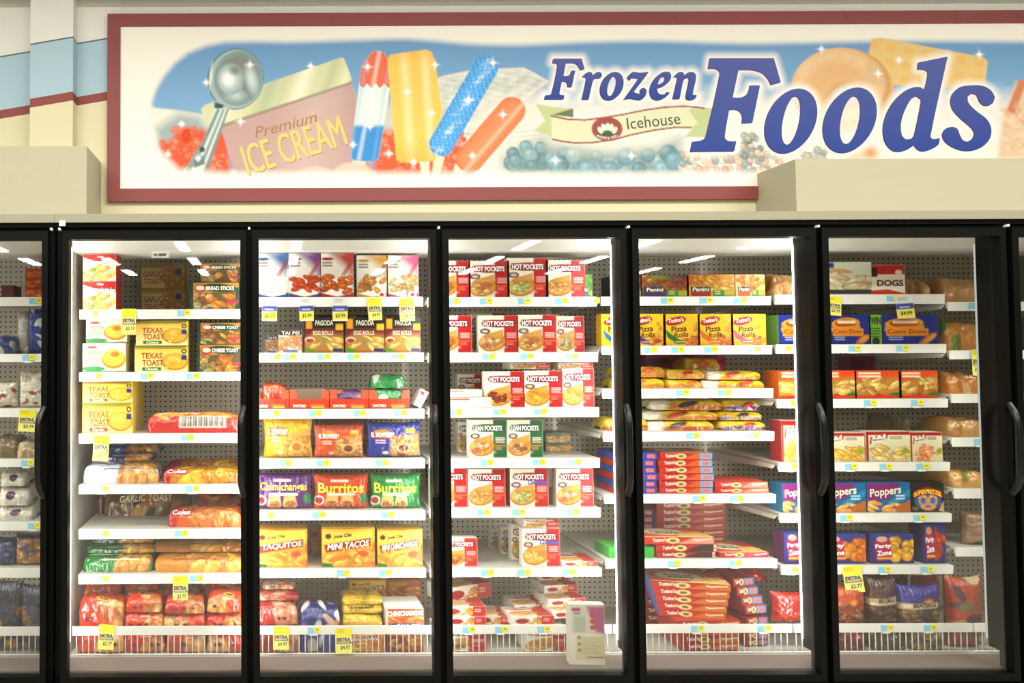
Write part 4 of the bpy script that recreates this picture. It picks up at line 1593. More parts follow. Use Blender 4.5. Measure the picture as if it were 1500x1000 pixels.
place(0, 5, 20, 62, 784, a_printbag('#27305c', '#b8843c', '#e0b878', split=.15, n=9, r=.2, seed=12, lie=False, band=None), 'dark blue bag with golden food window', 'pouch', t=.08)
place(0, 5, -8, 22, 790, a_film(['#3a4480', '#27305c', '#6a6a84'], 13), 'dark blue shiny bag', 'pouch', t=.08)
place(0, 6, 28, 72, 862, a_printbag('#33325a', '#4a4870', '#c8962c', split=.3, n=9, r=.16, seed=14, lie=False), 'navy and yellow bag of frozen rolls', 'pouch', t=.09)
place(0, 6, -12, 30, 856, a_printbag('#2f3054', '#3f3e64', '#c8962c', split=.35, n=8, r=.16, seed=15, lie=False), 'navy and yellow crumpled bag', 'pouch', t=.09)

# ================= second door: breads
place(1, 0, 113, 170, 412, a_breadstick, 'lower red and white breadstick carton', d=.12, side='#a81c22')
place(1, 0, 113, 170, 368, a_breadstick, 'upper red and white breadstick carton', yb=411.5, d=.12, side='#a81c22')
place(1, 0, 206, 270, 424, a_garlic, 'lower dim garlic toast carton set far back', back=.34, d=.12)
place(1, 0, 206, 270, 387, a_garlic, 'upper dim garlic toast carton set far back', yb=423.5, back=.34, d=.12)
place(1, 0, 279, 350, 414, a_nybread(), 'lower green and orange breadstick carton', d=.16, side='#1f6a4c', top='#c08a40')
place(1, 0, 290, 352, 386, a_nybread(seed=4), 'upper green and orange breadstick carton set back', yb=413.5, back=.06, d=.1, side='#1f5a42')
place(1, 1, 114, 184, 503, a_texaswhite, 'lower white garlic toast carton', d=.12, side='#d8cfae')
place(1, 1, 126, 186, 468, a_texaswhite, 'upper white garlic toast carton', yb=502.5, back=.03, d=.09, side='#d8cfae')
place(1, 1, 197, 275, 506, a_texas(), 'lower yellow cheese toast carton with green band', d=.12)
place(1, 1, 199, 275, 470, a_texas(seed=2), 'upper yellow cheese toast carton with green band', yb=505.5, d=.12)
place(1, 1, 289, 356, 505, a_nybread('CHEESE TOAST', 7), 'lower brown and green cheese toast carton', back=.01, d=.16, side='#2c5a3c')
place(1, 1, 290, 356, 473, a_nybread('CHEESE TOAST', 9), 'upper brown and green cheese toast carton', yb=504.5, back=.01, d=.16, side='#2c5a3c')
for i, bk in enumerate((0, .13, .26)):
    nm = ('front', 'middle', 'rear')[i]
    place(1, 2, 118 + 9 * i, 194 + 6 * i, 590, a_texas('#c8402c', '#f6cf4e', '#f5e3a0', 3, 'Garlic'), f'lower yellow garlic toast carton with red band, {nm} one', back=bk, d=.115)
    place(1, 2, 118 + 9 * i, 194 + 6 * i, 558 + i, a_texas('#c8402c', '#f6cf4e', '#f5e3a0', 4, 'Garlic'), f'upper yellow garlic toast carton with red band, {nm} one', yb=589.5, back=bk, d=.115)


def a_origbread(w, h):
    A = art(w, h * 2.0, 90).f('#d2332c')
    A.p([(.08, .2), (1, .2), (1, .68), (.08, .66)], '#e39a4a', 3).food(.06, .2, 1, .62, '#d98a3a', '#f0b868', 14, .2, 3, .9)
    A.t('the Original Garlic bread', .1, .56, .55, .64, '#fdf4ea').r(.34, .68, .84, .93, '#e8ded4')
    for i in range(26):
        A.r(.36 + .0185 * i, .70, .366 + .0185 * i + .004 * (i % 3), .91, '#4a4440')
    return A


place(1, 2, 216, 352, 605, a_origbread, 'long red bag of garlic bread with white barcode', 'loaf', d=.15, lump=.05)
place(1, 3, 114, 230, 681, a_loafbag('#dfe3ee', .55, '#c8944a', '#eecb8c', None, seed=2, stripe='#3450a0'), 'white and blue garlic bread bag, lowest of the pile', 'loaf', d=.2, lump=.08)
place(1, 3, 138, 222, 672, a_loafbag('#2c448c', .62, '#c8944a', '#e8c080', None, seed=3, stripe='#e0e4ee'), 'dark blue garlic bread bag, middle of the pile', 'loaf', yb=686, back=.09, d=.16)
place(1, 3, 150, 234, 661, a_loafbag('#2f478f', .5, '#b8864a', '#e0b878', None, seed=4), 'dark blue garlic bread bag with orange spot, topmost', 'loaf', yb=676, back=.16, d=.16)
place(1, 3, 238, 352, 687, a_loafbag('#c02a28', .2, '#d89a2c', '#f3c64a', 'Coles', seed=5), 'red and yellow garlic toast bag in front', 'loaf', d=.16)
place(1, 3, 244, 356, 675, a_loafbag('#b02422', .25, '#c8882c', '#ecc04a', None, seed=6), 'red and yellow garlic toast bag behind', 'loaf', back=.19, d=.16)
place(1, 4, 150, 276, 722, a_film(['#8a6a34', '#5a4a24', '#c8a060', '#3f5a34', '#a8803f'], 7, 22, word='GARLIC TOAST', wc='#e8dcc0'), 'brown bag of garlic toast with green end, set back', 'loaf', back=.26, d=.2)
place(1, 4, 120, 150, 728, a_film(['#a8683c', '#6a5a34'], 8), 'small dark brown bag end at the side, set back', 'loaf', back=.3, d=.16)
place(1, 4, 246, 354, 746, a_loafbag('#c8302a', .22, '#dc7a34', '#f0a85c', 'Coles', seed=8), 'red and orange toast bag in front', 'loaf', d=.16)
place(1, 4, 286, 354, 724, a_film(['#a85a34', '#7a2a24', '#c8803f'], 9), 'dim red and brown bag behind', 'loaf', back=.22, d=.18)
GRN = dict(f1='#d09a44', f2='#f0cf84')
place(1, 5, 114, 222, 816, a_loafbag('#2f8a44', .55, word=None, seed=10, stripe='#f0efe4', **GRN), 'green garlic bread bag, lowest of three', 'loaf', d=.18)
place(1, 5, 124, 228, 803, a_loafbag('#25783a', .62, seed=11, stripe='#e4ead8', **GRN), 'green garlic bread bag, middle of three', 'loaf', yb=820, back=.05, d=.17)
place(1, 5, 130, 226, 788, a_loafbag('#1f6a34', .55, seed=12, stripe='#e8e8d8', **GRN), 'green garlic bread bag, topmost of three', 'loaf', yb=806, back=.1, d=.16)
place(1, 5, 226, 356, 815, a_loafbag('#d8a23c', .4, '#d89a3a', '#edc468', None, seed=13, stripe='#b0402c'), 'yellow bread bag with thin red stripe, lower', 'loaf', d=.2, lump=.05)
place(1, 5, 224, 356, 795, a_loafbag('#c0882c', .45, '#b8802c', '#d8ac54', None, seed=14, stripe='#4a8a44'), 'yellow brown bread bag, upper', 'loaf', yb=817, back=.06, d=.18, lump=.05)
for i, (x0, x1, yt, yb, bk, s) in enumerate(((113, 180, 924, None, 0, 1), (181, 240, 926, None, 0, 2), (241, 300, 925, None, 0, 3), (301, 358, 926, None, 0, 4),
                                             (113, 180, 880, 926, .0, 5), (181, 238, 900, 926, .0, 6), (239, 300, 902, 926, .0, 7), (301, 358, 900, 926, .0, 8),
                                             (120, 176, 852, 884, .178, 9), (178, 234, 858, 900, .178, 10), (236, 296, 862, 902, .178, 11), (298, 354, 854, 900, .178, 12), (184, 236, 876, 902, .01, 13), (240, 298, 878, 904, .01, 14), (302, 356, 872, 902, .01, 15))):
    place(1, 6, x0, x1, yt, a_rolls(('#d8521f', '#d2481a', '#df5a26')[i % 3], seed=s),
          ('orange bag of dinner rolls behind the wires', 'orange bag of dinner rolls above the rail', 'orange bag of dinner rolls high at the back', 'orange bag of dinner rolls topping the front pile')[0 if i < 4 else 1 if i < 8 else 2 if i < 12 else 3], 'loaf', yb=yb, back=bk, d=.15, lump=.12, seed=s, yaw=RNG.uniform(-3, 3))

# ================= third door
place(2, 0, 376, 423, 367, a_asian('#3a6aa8', '#5a86c0', 0, 0, 1, True), 'white and blue rice carton', d=.07)
place(2, 0, 424, 470, 366, a_asian('#7a3a8c', '#8a4a9a', '#b8431c', '#e0702c', 2), 'purple and white carton of glazed chicken', d=.07)
place(2, 0, 471, 518, 370, a_asian('#b02c34', '#c84a3c', '#b8501c', '#e08a34', 3), 'red and white carton of glazed chicken', d=.07)
place(2, 0, 525, 568, 374, a_asian('#c89a34', '#d8a83c', '#b8803a', '#d8a860', 4, badge=True), 'golden carton of spring rolls', back=.02, d=.07)
place(2, 0, 569, 613, 374, a_asian('#b85a8a', '#c85a94', '#b89a5a', '#d8c08a', 5, badge=True), 'pink and white carton of small pastries', back=.02, d=.07)
place(2, 1, 409, 442, 484, a_taipei, 'takeout style carton with red noodle picture', d=.08)
place(2, 1, 389, 408, 492, a_taipei, 'dim takeout style carton set back', back=.2, d=.08)
for i, x in enumerate((447, 507, 566)):
    place(2, 1, x, x + 56, 465, a_pagoda, 'dark red egg roll carton with black banner', d=.1, side='#4a1c18')
    place(2, 1, x + 6, x + 54, 461, a_pagoda, 'dark red egg roll carton in the rear row', back=.16, d=.1, side='#4a1c18')


def tray(x0, x1, yt, desc):
    """open red display tray with a cut-out front"""
    Y = YS0
    a, b = P(x0, 599, Y), P(x1, yt, Y)
    z0 = SHZ[2][2] + .0008
    w, h, d = P(x1, 599, Y).x - a.x, b.z - z0, .16
    A = a_tray(w, h * .52)
    A2 = art(w, h * .52).f('#d23a20')
    mb = MB()
    X, Z = (A.U - .5) * w, (1 - A.V) * h * .52
    mb.grid(np.stack([X, np.full_like(X, -d / 2), Z], -1), A.C)
    put_text(mb, A, lambda u, v: np.stack([(u - .5) * w, np.full_like(u, -d / 2 - .0006), (1 - v) * h * .52], 1))
    red, dk = S('#d6402a'), S('#b8301c')
    hh = h * .52
    for s in (-1, 1):
        mb.add([(s * w / 2, -d / 2, hh), (s * w * .29, -d / 2, hh), (s * w * .34, -d / 2, h), (s * w / 2, -d / 2, h)], [(0, 1, 2, 3)], S('#e0583a'))
    mb.box(-w / 2, -w / 2 + .002, -d / 2, d / 2, 0, h, dk, skip='f').box(w / 2 - .002, w / 2, -d / 2, d / 2, 0, h, dk, skip='f').box(-w / 2, w / 2, d / 2 - .002, d / 2, 0, h, S('#c9b8a0')).box(-w / 2, w / 2, -d / 2, d / 2, 0, .002, dk)
    mb.box(-w / 2 + .002, w / 2 - .002, -d / 2 + .0003, -d / 2 + .002, 0, hh * .98, S('#c9b8a0'))
    o = mb.build('display_tray', M['card'])
    o.location = ((a.x + P(x1, 599, Y).x) / 2, Y + d / 2, z0)
    o['category'] = 'box'
    o['group'] = 'red display trays on the third shelf'
    THINGS.append((o, 2, 2, desc, (x0 + x1) / 2))


for (x0, x1, q) in ((370, 423, 'holding an orange packet'), (424, 482, 'standing empty'), (483, 540, 'holding a purple packet'), (541, 600, 'holding green packets')):
    tray(x0, x1, 571, 'red display tray with yellow print ' + q)
zt = SHZ[2][2]
place(2, 2, 384, 419, 562, a_film(['#d8602a', '#e8863a', '#c8442a'], 3), 'orange burrito packet inside its red tray', 'loaf', z=zt + .01, back=.02, d=.1)
place(2, 2, 493, 531, 571, a_film(['#7a3a84', '#d8843a', '#8a4a94'], 4), 'purple and orange burrito packet inside its red tray', 'loaf', z=zt + .004, back=.02, d=.1)
place(2, 2, 549, 592, 570, a_film(['#3f9a5a', '#dfe6d8', '#5aaa6a'], 5), 'green and white burrito packet inside its red tray', 'loaf', z=zt + .004, back=.02, d=.1)
place(2, 2, 543, 594, 549, a_film(['#3f9a5a', '#dfe6d8', '#e8ece0', '#4aa060'], 6), 'green and white burrito packet topping the tray', 'loaf', yb=570, back=.03, d=.1)
place(2, 2, 606, 617, 572, a_plain('#efe6dc', '#a83a34'), 'small white carton leaning at the shelf end', roll=28, d=.1)
place(2, 3, 386, 458, 613, a_pouchmeal('#f0c62c', 'EL MONTEREY', panel='#d86a2c', f1='#c88a34', f2='#f0c660', seed=2), 'tall yellow bag of golden snacks', 'pouch', t=.07, seed=2)
place(2, 3, 461, 534, 623, a_pouchmeal('#d8641f', 'EL MONTEREY', panel='#c84a1c', seed=3), 'orange burrito bag', 'pouch', t=.06, seed=5)
place(2, 3, 538, 619, 620, a_pouchmeal('#3a4aa4', 'EL MONTEREY', panel='#c83a2c', seed=4), 'blue chimichanga bag', 'pouch', t=.06, seed=8)
place(2, 3, 462, 540, 612, a_film(['#a8541f', '#8a4420', '#c06a2c'], 5), 'orange brown bag in the rear row', 'pouch', back=.14)
place(2, 4, 374, 458, 695, a_burrito('#7a2f8c', 'Chimichangas', '#3c1648', '#c8823c', 2), 'purple bag with yellow lettering', 'pouch', t=.06, seed=3)
place(2, 4, 460, 541, 696, a_burrito('#d8601f', 'Burritos', '#5a2410', '#c0602c', 3), 'orange bag with yellow lettering', 'pouch', t=.06, seed=6)
place(2, 4, 543, 619, 696, a_burrito('#2f9a50', 'Burritos', '#164a24', '#b87a4a', 4), 'green bag with yellow lettering', 'pouch', t=.06, seed=9)
place(2, 5, 372, 450, 775, a_jose('TAQUITOS', None, 2), 'yellow carton of rolled taquitos', d=.1, side='#e0b03c')
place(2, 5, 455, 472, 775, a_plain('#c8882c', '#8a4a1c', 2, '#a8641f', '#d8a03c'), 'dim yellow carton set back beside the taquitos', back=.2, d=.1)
place(2, 5, 471, 549, 773, a_jose('MINI TACOS', None, 5), 'yellow carton of mini tacos', d=.1, side='#c8402c', top='#f0cc58')
place(2, 5, 552, 621, 775, a_jose('MINI CHIMICHANGAS', 'STEAK & CHEDDAR', 8), 'yellow carton of mini chimichangas', d=.1, side='#8a6a1c', top='#e0b848')
for i, (x0, x1, yt, yb, bk, c) in enumerate(((374, 438, 918, None, 0, 0), (374, 436, 888, 920, .0, 1), (376, 438, 868, 892, .06, 2), (384, 432, 852, 872, .1, 3))):
    place(2, 6, x0, x1, yt, a_rolls(('#b02a2a', '#b8342e', '#a8302c', '#b89a84')[i], '#c88a6a', '#e0b49a', seed=i + 20, badge='#e0b43c', bc='#8a2a2a'),
          ('red bag behind the wires', 'red bag just above the rail', 'red bag higher in the pile', 'pale pink bag topping the red pile')[i], 'loaf', yb=yb, back=bk, d=.17, lump=.08)
BW = ['#33408c', '#e8e4e0', '#4552a0', '#d8b49a', '#e0dcd8', '#c05a4a']
place(2, 6, 440, 498, 892, a_film(BW, 31, 20), 'blue and white crumpled bag above the rail', 'loaf', yb=922, d=.17, lump=.18)
place(2, 6, 438, 500, 922, a_film(['#33408c', '#2c3a80', '#c8c0b8', '#4552a0'], 32, 16), 'blue bag behind the wires', 'loaf', d=.17, lump=.12)
YLW = ['#d8b81c', '#e8cc2c', '#c8a418', '#b89a20', '#f0d84a']
for i, (yt, yb, bk) in enumerate(((903, 922, 0), (890, 906, .03), (876, 893, .05))):
    place(2, 6, 503, 561, yt, a_film(YLW, 40 + i, 14, word='beef' if i == 1 else None, wc='#4a4010'), ('lowest', 'middle', 'topmost')[i] + ' of three yellow packets in an open carton', 'loaf', yb=yb, back=bk, d=.16)
place(2, 6, 500, 562, 922, a_jose('CHIMICHANGAS', None, 11), 'yellow and red carton behind the wires', d=.16)
place(2, 6, 512, 566, 850, a_jose('MINI TACOS', None, 12), 'yellow carton high at the back', back=.32, yb=878, d=.1)
place(2, 6, 567, 616, 850, a_plain('#b8641f', '#c8a02c', 3, '#a8501c', '#d8a040'), 'orange brown carton high at the back', back=.32, yb=878, d=.1)


def a_bajadeli(w, h):
    A = art(w, h).f('#d0662a')
    A.food(.1, .35, .95, .8, '#c8602a', '#f0b060', 10, .25, 3, .5).t('CHIMICHANGAS', .05, .12, .97, .38, '#fff6e6', rise=.06, bold=.05)
    A.r(.15, .72, 1, 1, '#6a5aa4').t('BAJA DELI', .3, .76, .98, .96, '#f0ecf4', bold=.03).r(0, .0, .06, 1, '#e8e2d8')
    return A


place(2, 6, 565, 621, 892, a_bajadeli, 'white open carton with orange and purple front', yb=921, d=.18, top='#e8e4da', side='#e6e0d4')
place(2, 6, 564, 620, 922, a_plain('#9a4a24', '#c8a02c', 5, '#a8602c', '#d8a850'), 'orange brown carton behind the wires', d=.16)

# ================= fourth door: filled pockets
H = 'red and white filled sandwich carton'
fills = [('#a9472c', '#e6cf96', '#5a4aa0'), ('#8f3c24', '#d8c090', '#4a4a9a'), ('#8a9a4a', '#f0e2b0', '#6a4aa0'), ('#b86a3a', '#e8c080', None), ('#b84a34', '#f0d8b0', '#4a3a80'), ('#a8502c', '#e0b060', None), ('#7a7a50', '#d8cfa8', '#7a3a5a'), ('#6a2a1c', '#a8583c', None), ('#e0902c', '#f6cc5c', '#5a3a7a'), ('#e8b050', '#f8e0a0', '#7a4a8a')]


def hp(row, x0, x1, yt, k, **kw):
    f = fills[k % 10]
    extra = {q: kw.pop(q) for q in ('sub', 'f1', 'f2', 'word', 'col', 'dark') if q in kw}
    desc = kw.pop('desc', H)
    return place(3, row, x0, x1, yt, HP(seed=k, fill1=f[0], fill2=f[1], badge=f[2], **extra), desc, d=kw.pop('d', .05), side=kw.pop('side', '#ece6d8'), top=kw.pop('top', '#efe9dc'), **kw)


hp(0, 634, 689, 382, 5)
hp(0, 690, 746, 382, 0)
hp(0, 747, 803, 378, 2)
hp(0, 804, 857, 381, 3)
place(3, 0, 859, 877, 402, a_panini('#5a9a3c', '#7ab04a', '#4a8a3c', '#8ab85a', '#4a7ab0'), 'small green carton beside the red ones', d=.08)
hp(1, 636, 691, 462, 5)
hp(1, 704, 759, 462, 4)
hp(1, 761, 815, 461, 0)
hp(1, 818, 859, 463, 6, back=.10)
hp(1, 690, 740, 459, 1, back=.16, desc='red and white sandwich carton in the rear row')
hp(2, 712, 768, 544, 7)
hp(2, 769, 824, 543, 8)
hp(2, 826, 876, 540, 9)
hp(2, 672, 708, 548, 4, back=.26, desc='dim red and white carton far back')
for i, (yb, yt) in enumerate(((597, 582), (581, 571))):
    place(3, 2, 640, 720 - 14 * i, yt, a_plain('#e9e4da', '#c86a5a'), ('lower', 'upper')[i] + ' white carton lying flat in front', yb=yb, d=.13)
for x0, x1 in ((748, 806), (818, 872)):
    place(3, 2, x0, x1, 531, HP(seed=3, badge=None), 'red and white carton lying on the upright ones', yb=540.5, back=.01, d=.13, top='#d8602a')
G = dict(col='#2f7a48', dark='#1f5a34', word='LEAN POCKETS')
hp(3, 688, 742, 615, 4, desc='green and white filled sandwich carton with red filling', **G)
hp(3, 744, 795, 615, 1, desc='green and white filled sandwich carton with pale filling', **G)
hp(3, 672, 694, 618, 6, back=.2, desc='dim green and white carton far back', **G)
for i, (yb, yt) in enumerate(((662.5, 649), (648.5, 634))):
    place(3, 3, 800, 838 - 3 * i, yt, a_plain('#8f8a6a', '#3f7a48', 2 + i, '#c89a5a', '#e0c08a'), ('lower', 'upper')[i] + ' brown and green carton lying far back', yb=yb, back=.2, d=.14)
hp(4, 630, 684, 686, 5)
hp(4, 686, 740, 687, 3)
hp(4, 747, 803, 686, 2, sub='Croissant', side='#b02a2c')
hp(4, 815, 869, 686, 4)
hp(5, 645, 699, 788, 5)
for i in range(3):
    hp(5, 718 + 15 * i, 764 + 8 * i, 776 - 4 * i, i, back=.33 - .11 * i, desc='red and white carton standing in the rear row')
hp(5, 764, 820, 774, 9, sub='Croissant', top='#e8e2d6')
place(3, 5, 768, 818, 760, HP(seed=3, badge=None), 'red and white carton lying on the croissant carton', yb=773, back=.0, d=.13)


def a_lying(w, h):
    A = art(w, h).f('#efeae0')
    A.e(.25, .55, .16, .3, '#b8302c').food(.45, .2, .66, .95, '#d8983e', '#f0c870', 5, .35, 2).r(.7, 0, 1, 1, '#c9302c').bars(.74, .3, .95, .7, 2, '#f0d8d0')
    return A


def a_lyingtop(w, d):
    A = Art(34, 34, asp=w / d).f('#e8e0d0')
    A.r(.62, 0, 1, 1, '#b8302a').e(.4, .25, .36, .13, '#8e2020').e(.4, .25, .34, .10, '#b8302c').e(.34, .68, .3, .22, '#d09a48').food(.1, .55, .6, .9, '#c07a3a', '#e8c078', 8, .25, 2)
    A.t('HOT POCKETS', .1, .19, .7, .31, '#ffffff')
    return A


FL = 'red and white carton lying flat, '
place(3, 5, 823, 876, 822, a_lying, FL + 'single', yb=832, d=.15, topart=a_lyingtop)
for (x0, x1, yt, yb, bk, yw, q) in ((655, 712, 903, 916, .01, 0, 'in the near pile'), (648, 712, 888, 902, .03, 0, 'topping the near pile'), (640, 722, 862, 884, .1, 24, 'topmost and askew'),
                                    (706, 752, 903, 916, .05, -10, 'beside the near pile'), (748, 812, 903, 916, .0, 4, 'in the middle'), (752, 806, 886, 899, .12, 4, 'behind the middle one'),
                                    (806, 860, 895, 906, .03, 8, 'lowest of the long row'), (800, 858, 877.7, 888.7, .09, 8, 'second of the long row'), (794, 846, 858, 868.9, .18, 8, 'third of the long row'), (786, 836, 839, 850, .27, 8, 'last of the long row')):
    place(3, 6, x0, x1, yt, a_lying, FL + q, yb=yb, back=bk + .01, d=.14, yaw=yw, topart=a_lyingtop)
hp(6, 636, 713, 921, 1, d=.14, desc='carton behind the wires with red end')
hp(6, 766, 832, 921, 3, d=.14, desc='carton behind the wires below the middle stack')
hp(6, 836, 872, 903, 9, d=.14, desc='carton behind the wires below the long row')


def a_fallen(w, h):
    A = art(w, h).f('#dcd8cc')
    A.r(.06, .03, 1, .48, '#cfcabc').p([(.5, .03), (1, .03), (1, .48), (.75, .45)], '#b86a94', 4).r(.08, .06, .32, .11, '#b83a84')
    for y in (.17, .28, .38):
        A.e(.66, y, .08, .04, '#c0604a')
    A.r(.14, .2, .46, .46, '#b9bcae').r(.18, .52, .98, .92, '#d4ccae').bars(.32, .56, .9, .84, 7, '#bfb795').r(.5, .865, .98, .88, '#b04a54')
    for y in (.55, .66, .76):
        A.e(.28, y, .04, .03, '#8a8a70')
    A.bars(.14, .13, .4, .18, 2, '#5a5048')
    return A


# carton that has toppled out of its row and stands on the air return in front of the rail
o = place(3, 6, 832, 886, 886, a_fallen, 'white carton standing loose in front of the rail', z=ZG0, front=.078, d=.045, yaw=-4, side='#e2ded2')

# ================= fifth door
PN = dict(d=.14)
place(4, 0, 905, 940, 403, a_panini('#8a5a8a', '#9a9a4a', '#8a4a2c', '#c07a3c', seed=1), 'purple toasted sandwich carton by the upright', side='#1c1a18', **PN)
place(4, 0, 944, 1009, 403, a_panini('#7a5a84', '#9a9a4a', '#8a4a2c', '#c07a3c', '#6a4a7a', seed=2), 'purple toasted sandwich carton', side='#1c1a18', **PN)
place(4, 0, 1012, 1076, 402, a_panini('#e2b45c', '#d8702c', '#c08a2c', '#e8c060', '#b8401f', seed=3), 'orange toasted sandwich carton with black end', side='#1c1a18', **PN)
place(4, 0, 1084, 1130, 402, a_panini('#e8cf9a', '#e0c080', '#c8682c', '#e8b060', '#d8702c', seed=4), 'cream toasted sandwich carton', side='#1c1a18', **PN)
for i, (x0, x1, b) in enumerate(((885, 926, '#2f80b0'), (928, 975, '#6a4a94'), (976, 1025, '#2f8a4c'), (1027, 1074, '#e0803a'), (1076, 1127, '#d8708a'))):
    place(4, 1, x0, x1, 460, a_pizzaroll(b, i), 'yellow pizza roll carton with ' + ('blue', 'purple', 'green', 'orange', 'pink')[i] + ' swirl', d=.06, side='#c8a01c', top='#e8c838')
for i, x in enumerate((950, 1010, 1066)):
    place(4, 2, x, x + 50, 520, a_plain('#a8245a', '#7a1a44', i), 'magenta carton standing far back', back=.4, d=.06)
YB1 = ['#e8cc34', '#f0dc5c', '#e2bc2c', '#e6e0cc', '#d87a3c', '#f4e484', '#e8d448']
YB2 = ['#e8d034', '#f0e05c', '#dcc428', '#e8e2d0', '#7a4a94', '#f2e874', '#ecd83c']
for i, (x0, x1, yt, yb, bk) in enumerate(((906, 978, 554, None, 0), (910, 976, 536, 558, .03), (982, 1030, 556, None, .01), (1036, 1126, 557, None, .0), (1040, 1118, 543, 560, .02), (982, 1036, 541, 558, .03), (1010, 1060, 524, 546, .22))):
    place(4, 2, x0, x1, yt, a_printbag('#e6c62c', '#d89a34', '#f0cf5c', None, None, seed=60 + i, white=i in (3, 4), spot='#a8241f' if i in (3, 4, 5) else '#d8702c', split=.74, n=6),
          'yellow pizza roll bag, ' + ('lower one by the upright', 'upper one by the upright', 'middle lower one', 'lower one at the shelf end', 'upper one at the shelf end', 'middle upper one', 'highest one at the back')[i], 'loaf', yb=yb, back=bk, d=.18, yaw=RNG.uniform(-5, 5), lump=.12)
for i, (x0, x1, yt, yb, bk, cs) in enumerate(((955, 1050, 617, None, 0, YB1), (950, 1056, 602, 620, .02, YB1), (960, 1062, 586, 606, .04, YB1), (1062, 1128, 617, None, 0, YB2), (1058, 1130, 603, 621, .02, YB2), (1062, 1116, 586, 608, .04, YB2), (890, 952, 612, None, .02, YB1))):
    place(4, 3, x0, x1, yt, a_printbag('#e8ca34', '#c8742c' if cs is YB1 else '#6a3a84', '#ecd060' if cs is YB1 else '#e8cc48', None, None, seed=70 + i, white=i < 3, spot='#a8241f' if i % 2 else '#3a3a44', split=.76, n=7),
          ('lowest', 'middle', 'topmost', 'lowest', 'middle', 'topmost', 'small')[i] + (' yellow and white bag of the broad pile' if i < 3 else ' yellow and purple bag of the end pile' if i < 6 else ' yellow bag by the upright'), 'loaf', yb=yb, back=bk, d=.19, yaw=RNG.uniform(-4, 4), lump=.10)
up = ['lowest', 'second', 'third', 'fourth', 'fifth', 'sixth', 'seventh']
for i in range(6):
    y1 = 724 - i * 10.2
    place(4, 4, 966 + RNG.uniform(-1, 2), 1044 + RNG.uniform(-2, 2), y1 - 9.6, a_partyedge(endw=.24), f'{up[i]} red pizza carton with blue end in tall stack', yb=y1, d=.19, topart=a_partytop if i == 5 else None)
    place(4, 4, 900, 962 + RNG.uniform(-2, 2), y1 - 9.6, a_partyedge('#4a62b0', '#4a5ab0', .3, '#3f52a8' if i % 2 else '#c8301f'), f'{up[i]} blue and red pizza carton in side stack', yb=y1, d=.19)
for i in range(2):
    y1 = 724 - i * 9.3
    place(4, 4, 1048, 1126 - i, y1 - 8.8, a_partyedge('#e89a84', '#d8806a', 0, '#c8402c'), ('lower', 'upper')[i] + ' red and pink pizza carton at the shelf end', yb=y1, d=.19)
for i in range(7):
    y1 = 796.5 - i * 10.2
    place(4, 5, 962, 1062, y1 - 10, a_partyedge('#c8806a', '#b04a4a', 0, '#b83a30'), f'{up[i]} red pizza carton of the rear stack', yb=y1, back=.27, d=.19)
    if i < 5:
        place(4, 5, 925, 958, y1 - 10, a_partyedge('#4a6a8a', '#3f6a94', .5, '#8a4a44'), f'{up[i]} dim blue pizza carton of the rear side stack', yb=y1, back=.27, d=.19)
for i, (x0, x1, st, c) in enumerate(((962, 1048, '#2a2624', '#b82a20'), (962, 1050, '#2a2624', '#c0301f'), (946, 1046, '#e0a890', '#c8341f'))):
    y1 = 819 - i * 11
    place(4, 5, x0, x1, y1 - 10.4, a_partyedge(st, '#e8ded4', .05 if i < 2 else 0, c), ('lowest', 'middle', 'topmost')[i] + ' red and black pizza carton in front', yb=y1, d=.19, topart=a_partytop if i == 2 else None)
place(4, 5, 890, 958, 802, a_plain('#4ab04a', '#6ac86a'), 'bright green carton end by the upright', d=.15)
place(4, 5, 1052, 1126, 809, a_partyedge('#d84a6a', '#d84a6a', 0, '#c0281f'), 'red and pink pizza carton lying in front', d=.19, topart=a_partytop)
for i in range(9):
    y1 = 953 - i * 11
    if i < 4:
        place(4, 6, 1000 - i * 3, 1082 + i, y1 - 10.6, a_partyedge('#d88a2c', '#d88a2c', 0, '#b02c1f'), f'{up[i]} red and orange pizza carton of the middle stack', yb=y1, back=.0, d=.19)
        place(4, 6, 1090, 1124, y1 - 15.4, a_partyedge('#5a3a6a', '#6a9ac0', .45, '#a82a24'), f'{up[i]} purple ended pizza carton of the end stack', yb=y1 - 5, back=.05, d=.19, yaw=6)
for i in range(5):
    y1 = 908.5 - i * 10.4
    place(4, 6, 984 - i * 3, 1072 + i * 2, y1 - 10, a_partyedge('#d88a2c', '#d88a2c', 0, '#c03420'), f'{("first", "second", "third", "fourth", "highest")[i]} slanted pizza carton above the rail', yb=y1, back=.005 + .002 * i, d=.19, yaw=-14, topart=a_partytop if i == 4 else None, side='#4a72c0')
for i in range(7):
    y1 = 922 - i * 11.5
    place(4, 6, 940, 1042, y1 - 10.8, a_partyedge('#d8802c', '#d8802c', 0, '#b0301f'), f'{up[i]} pizza carton of the rear stack', yb=y1, back=.26, d=.19)
for i in range(4):
    y1 = 900 - i * 13.5
    place(4, 6, 1086 - 6 * i, 1122 - 6 * i, y1 - 12, a_partyedge('#5a3a6a', '#6a9ac0', .5, '#a82a24'), f'{up[i]} purple and blue pizza carton stacked at an angle', yb=y1, back=.05 + .02 * i, d=.16, yaw=12)
RD = ['#a81a1c', '#c02420', '#8a1416', '#d83a34']
place(4, 6, 1080, 1126, 836, a_film(RD, 80, 14), 'shiny red bag high at the shelf end', 'loaf', yb=872, back=.2, d=.2, lump=.15)

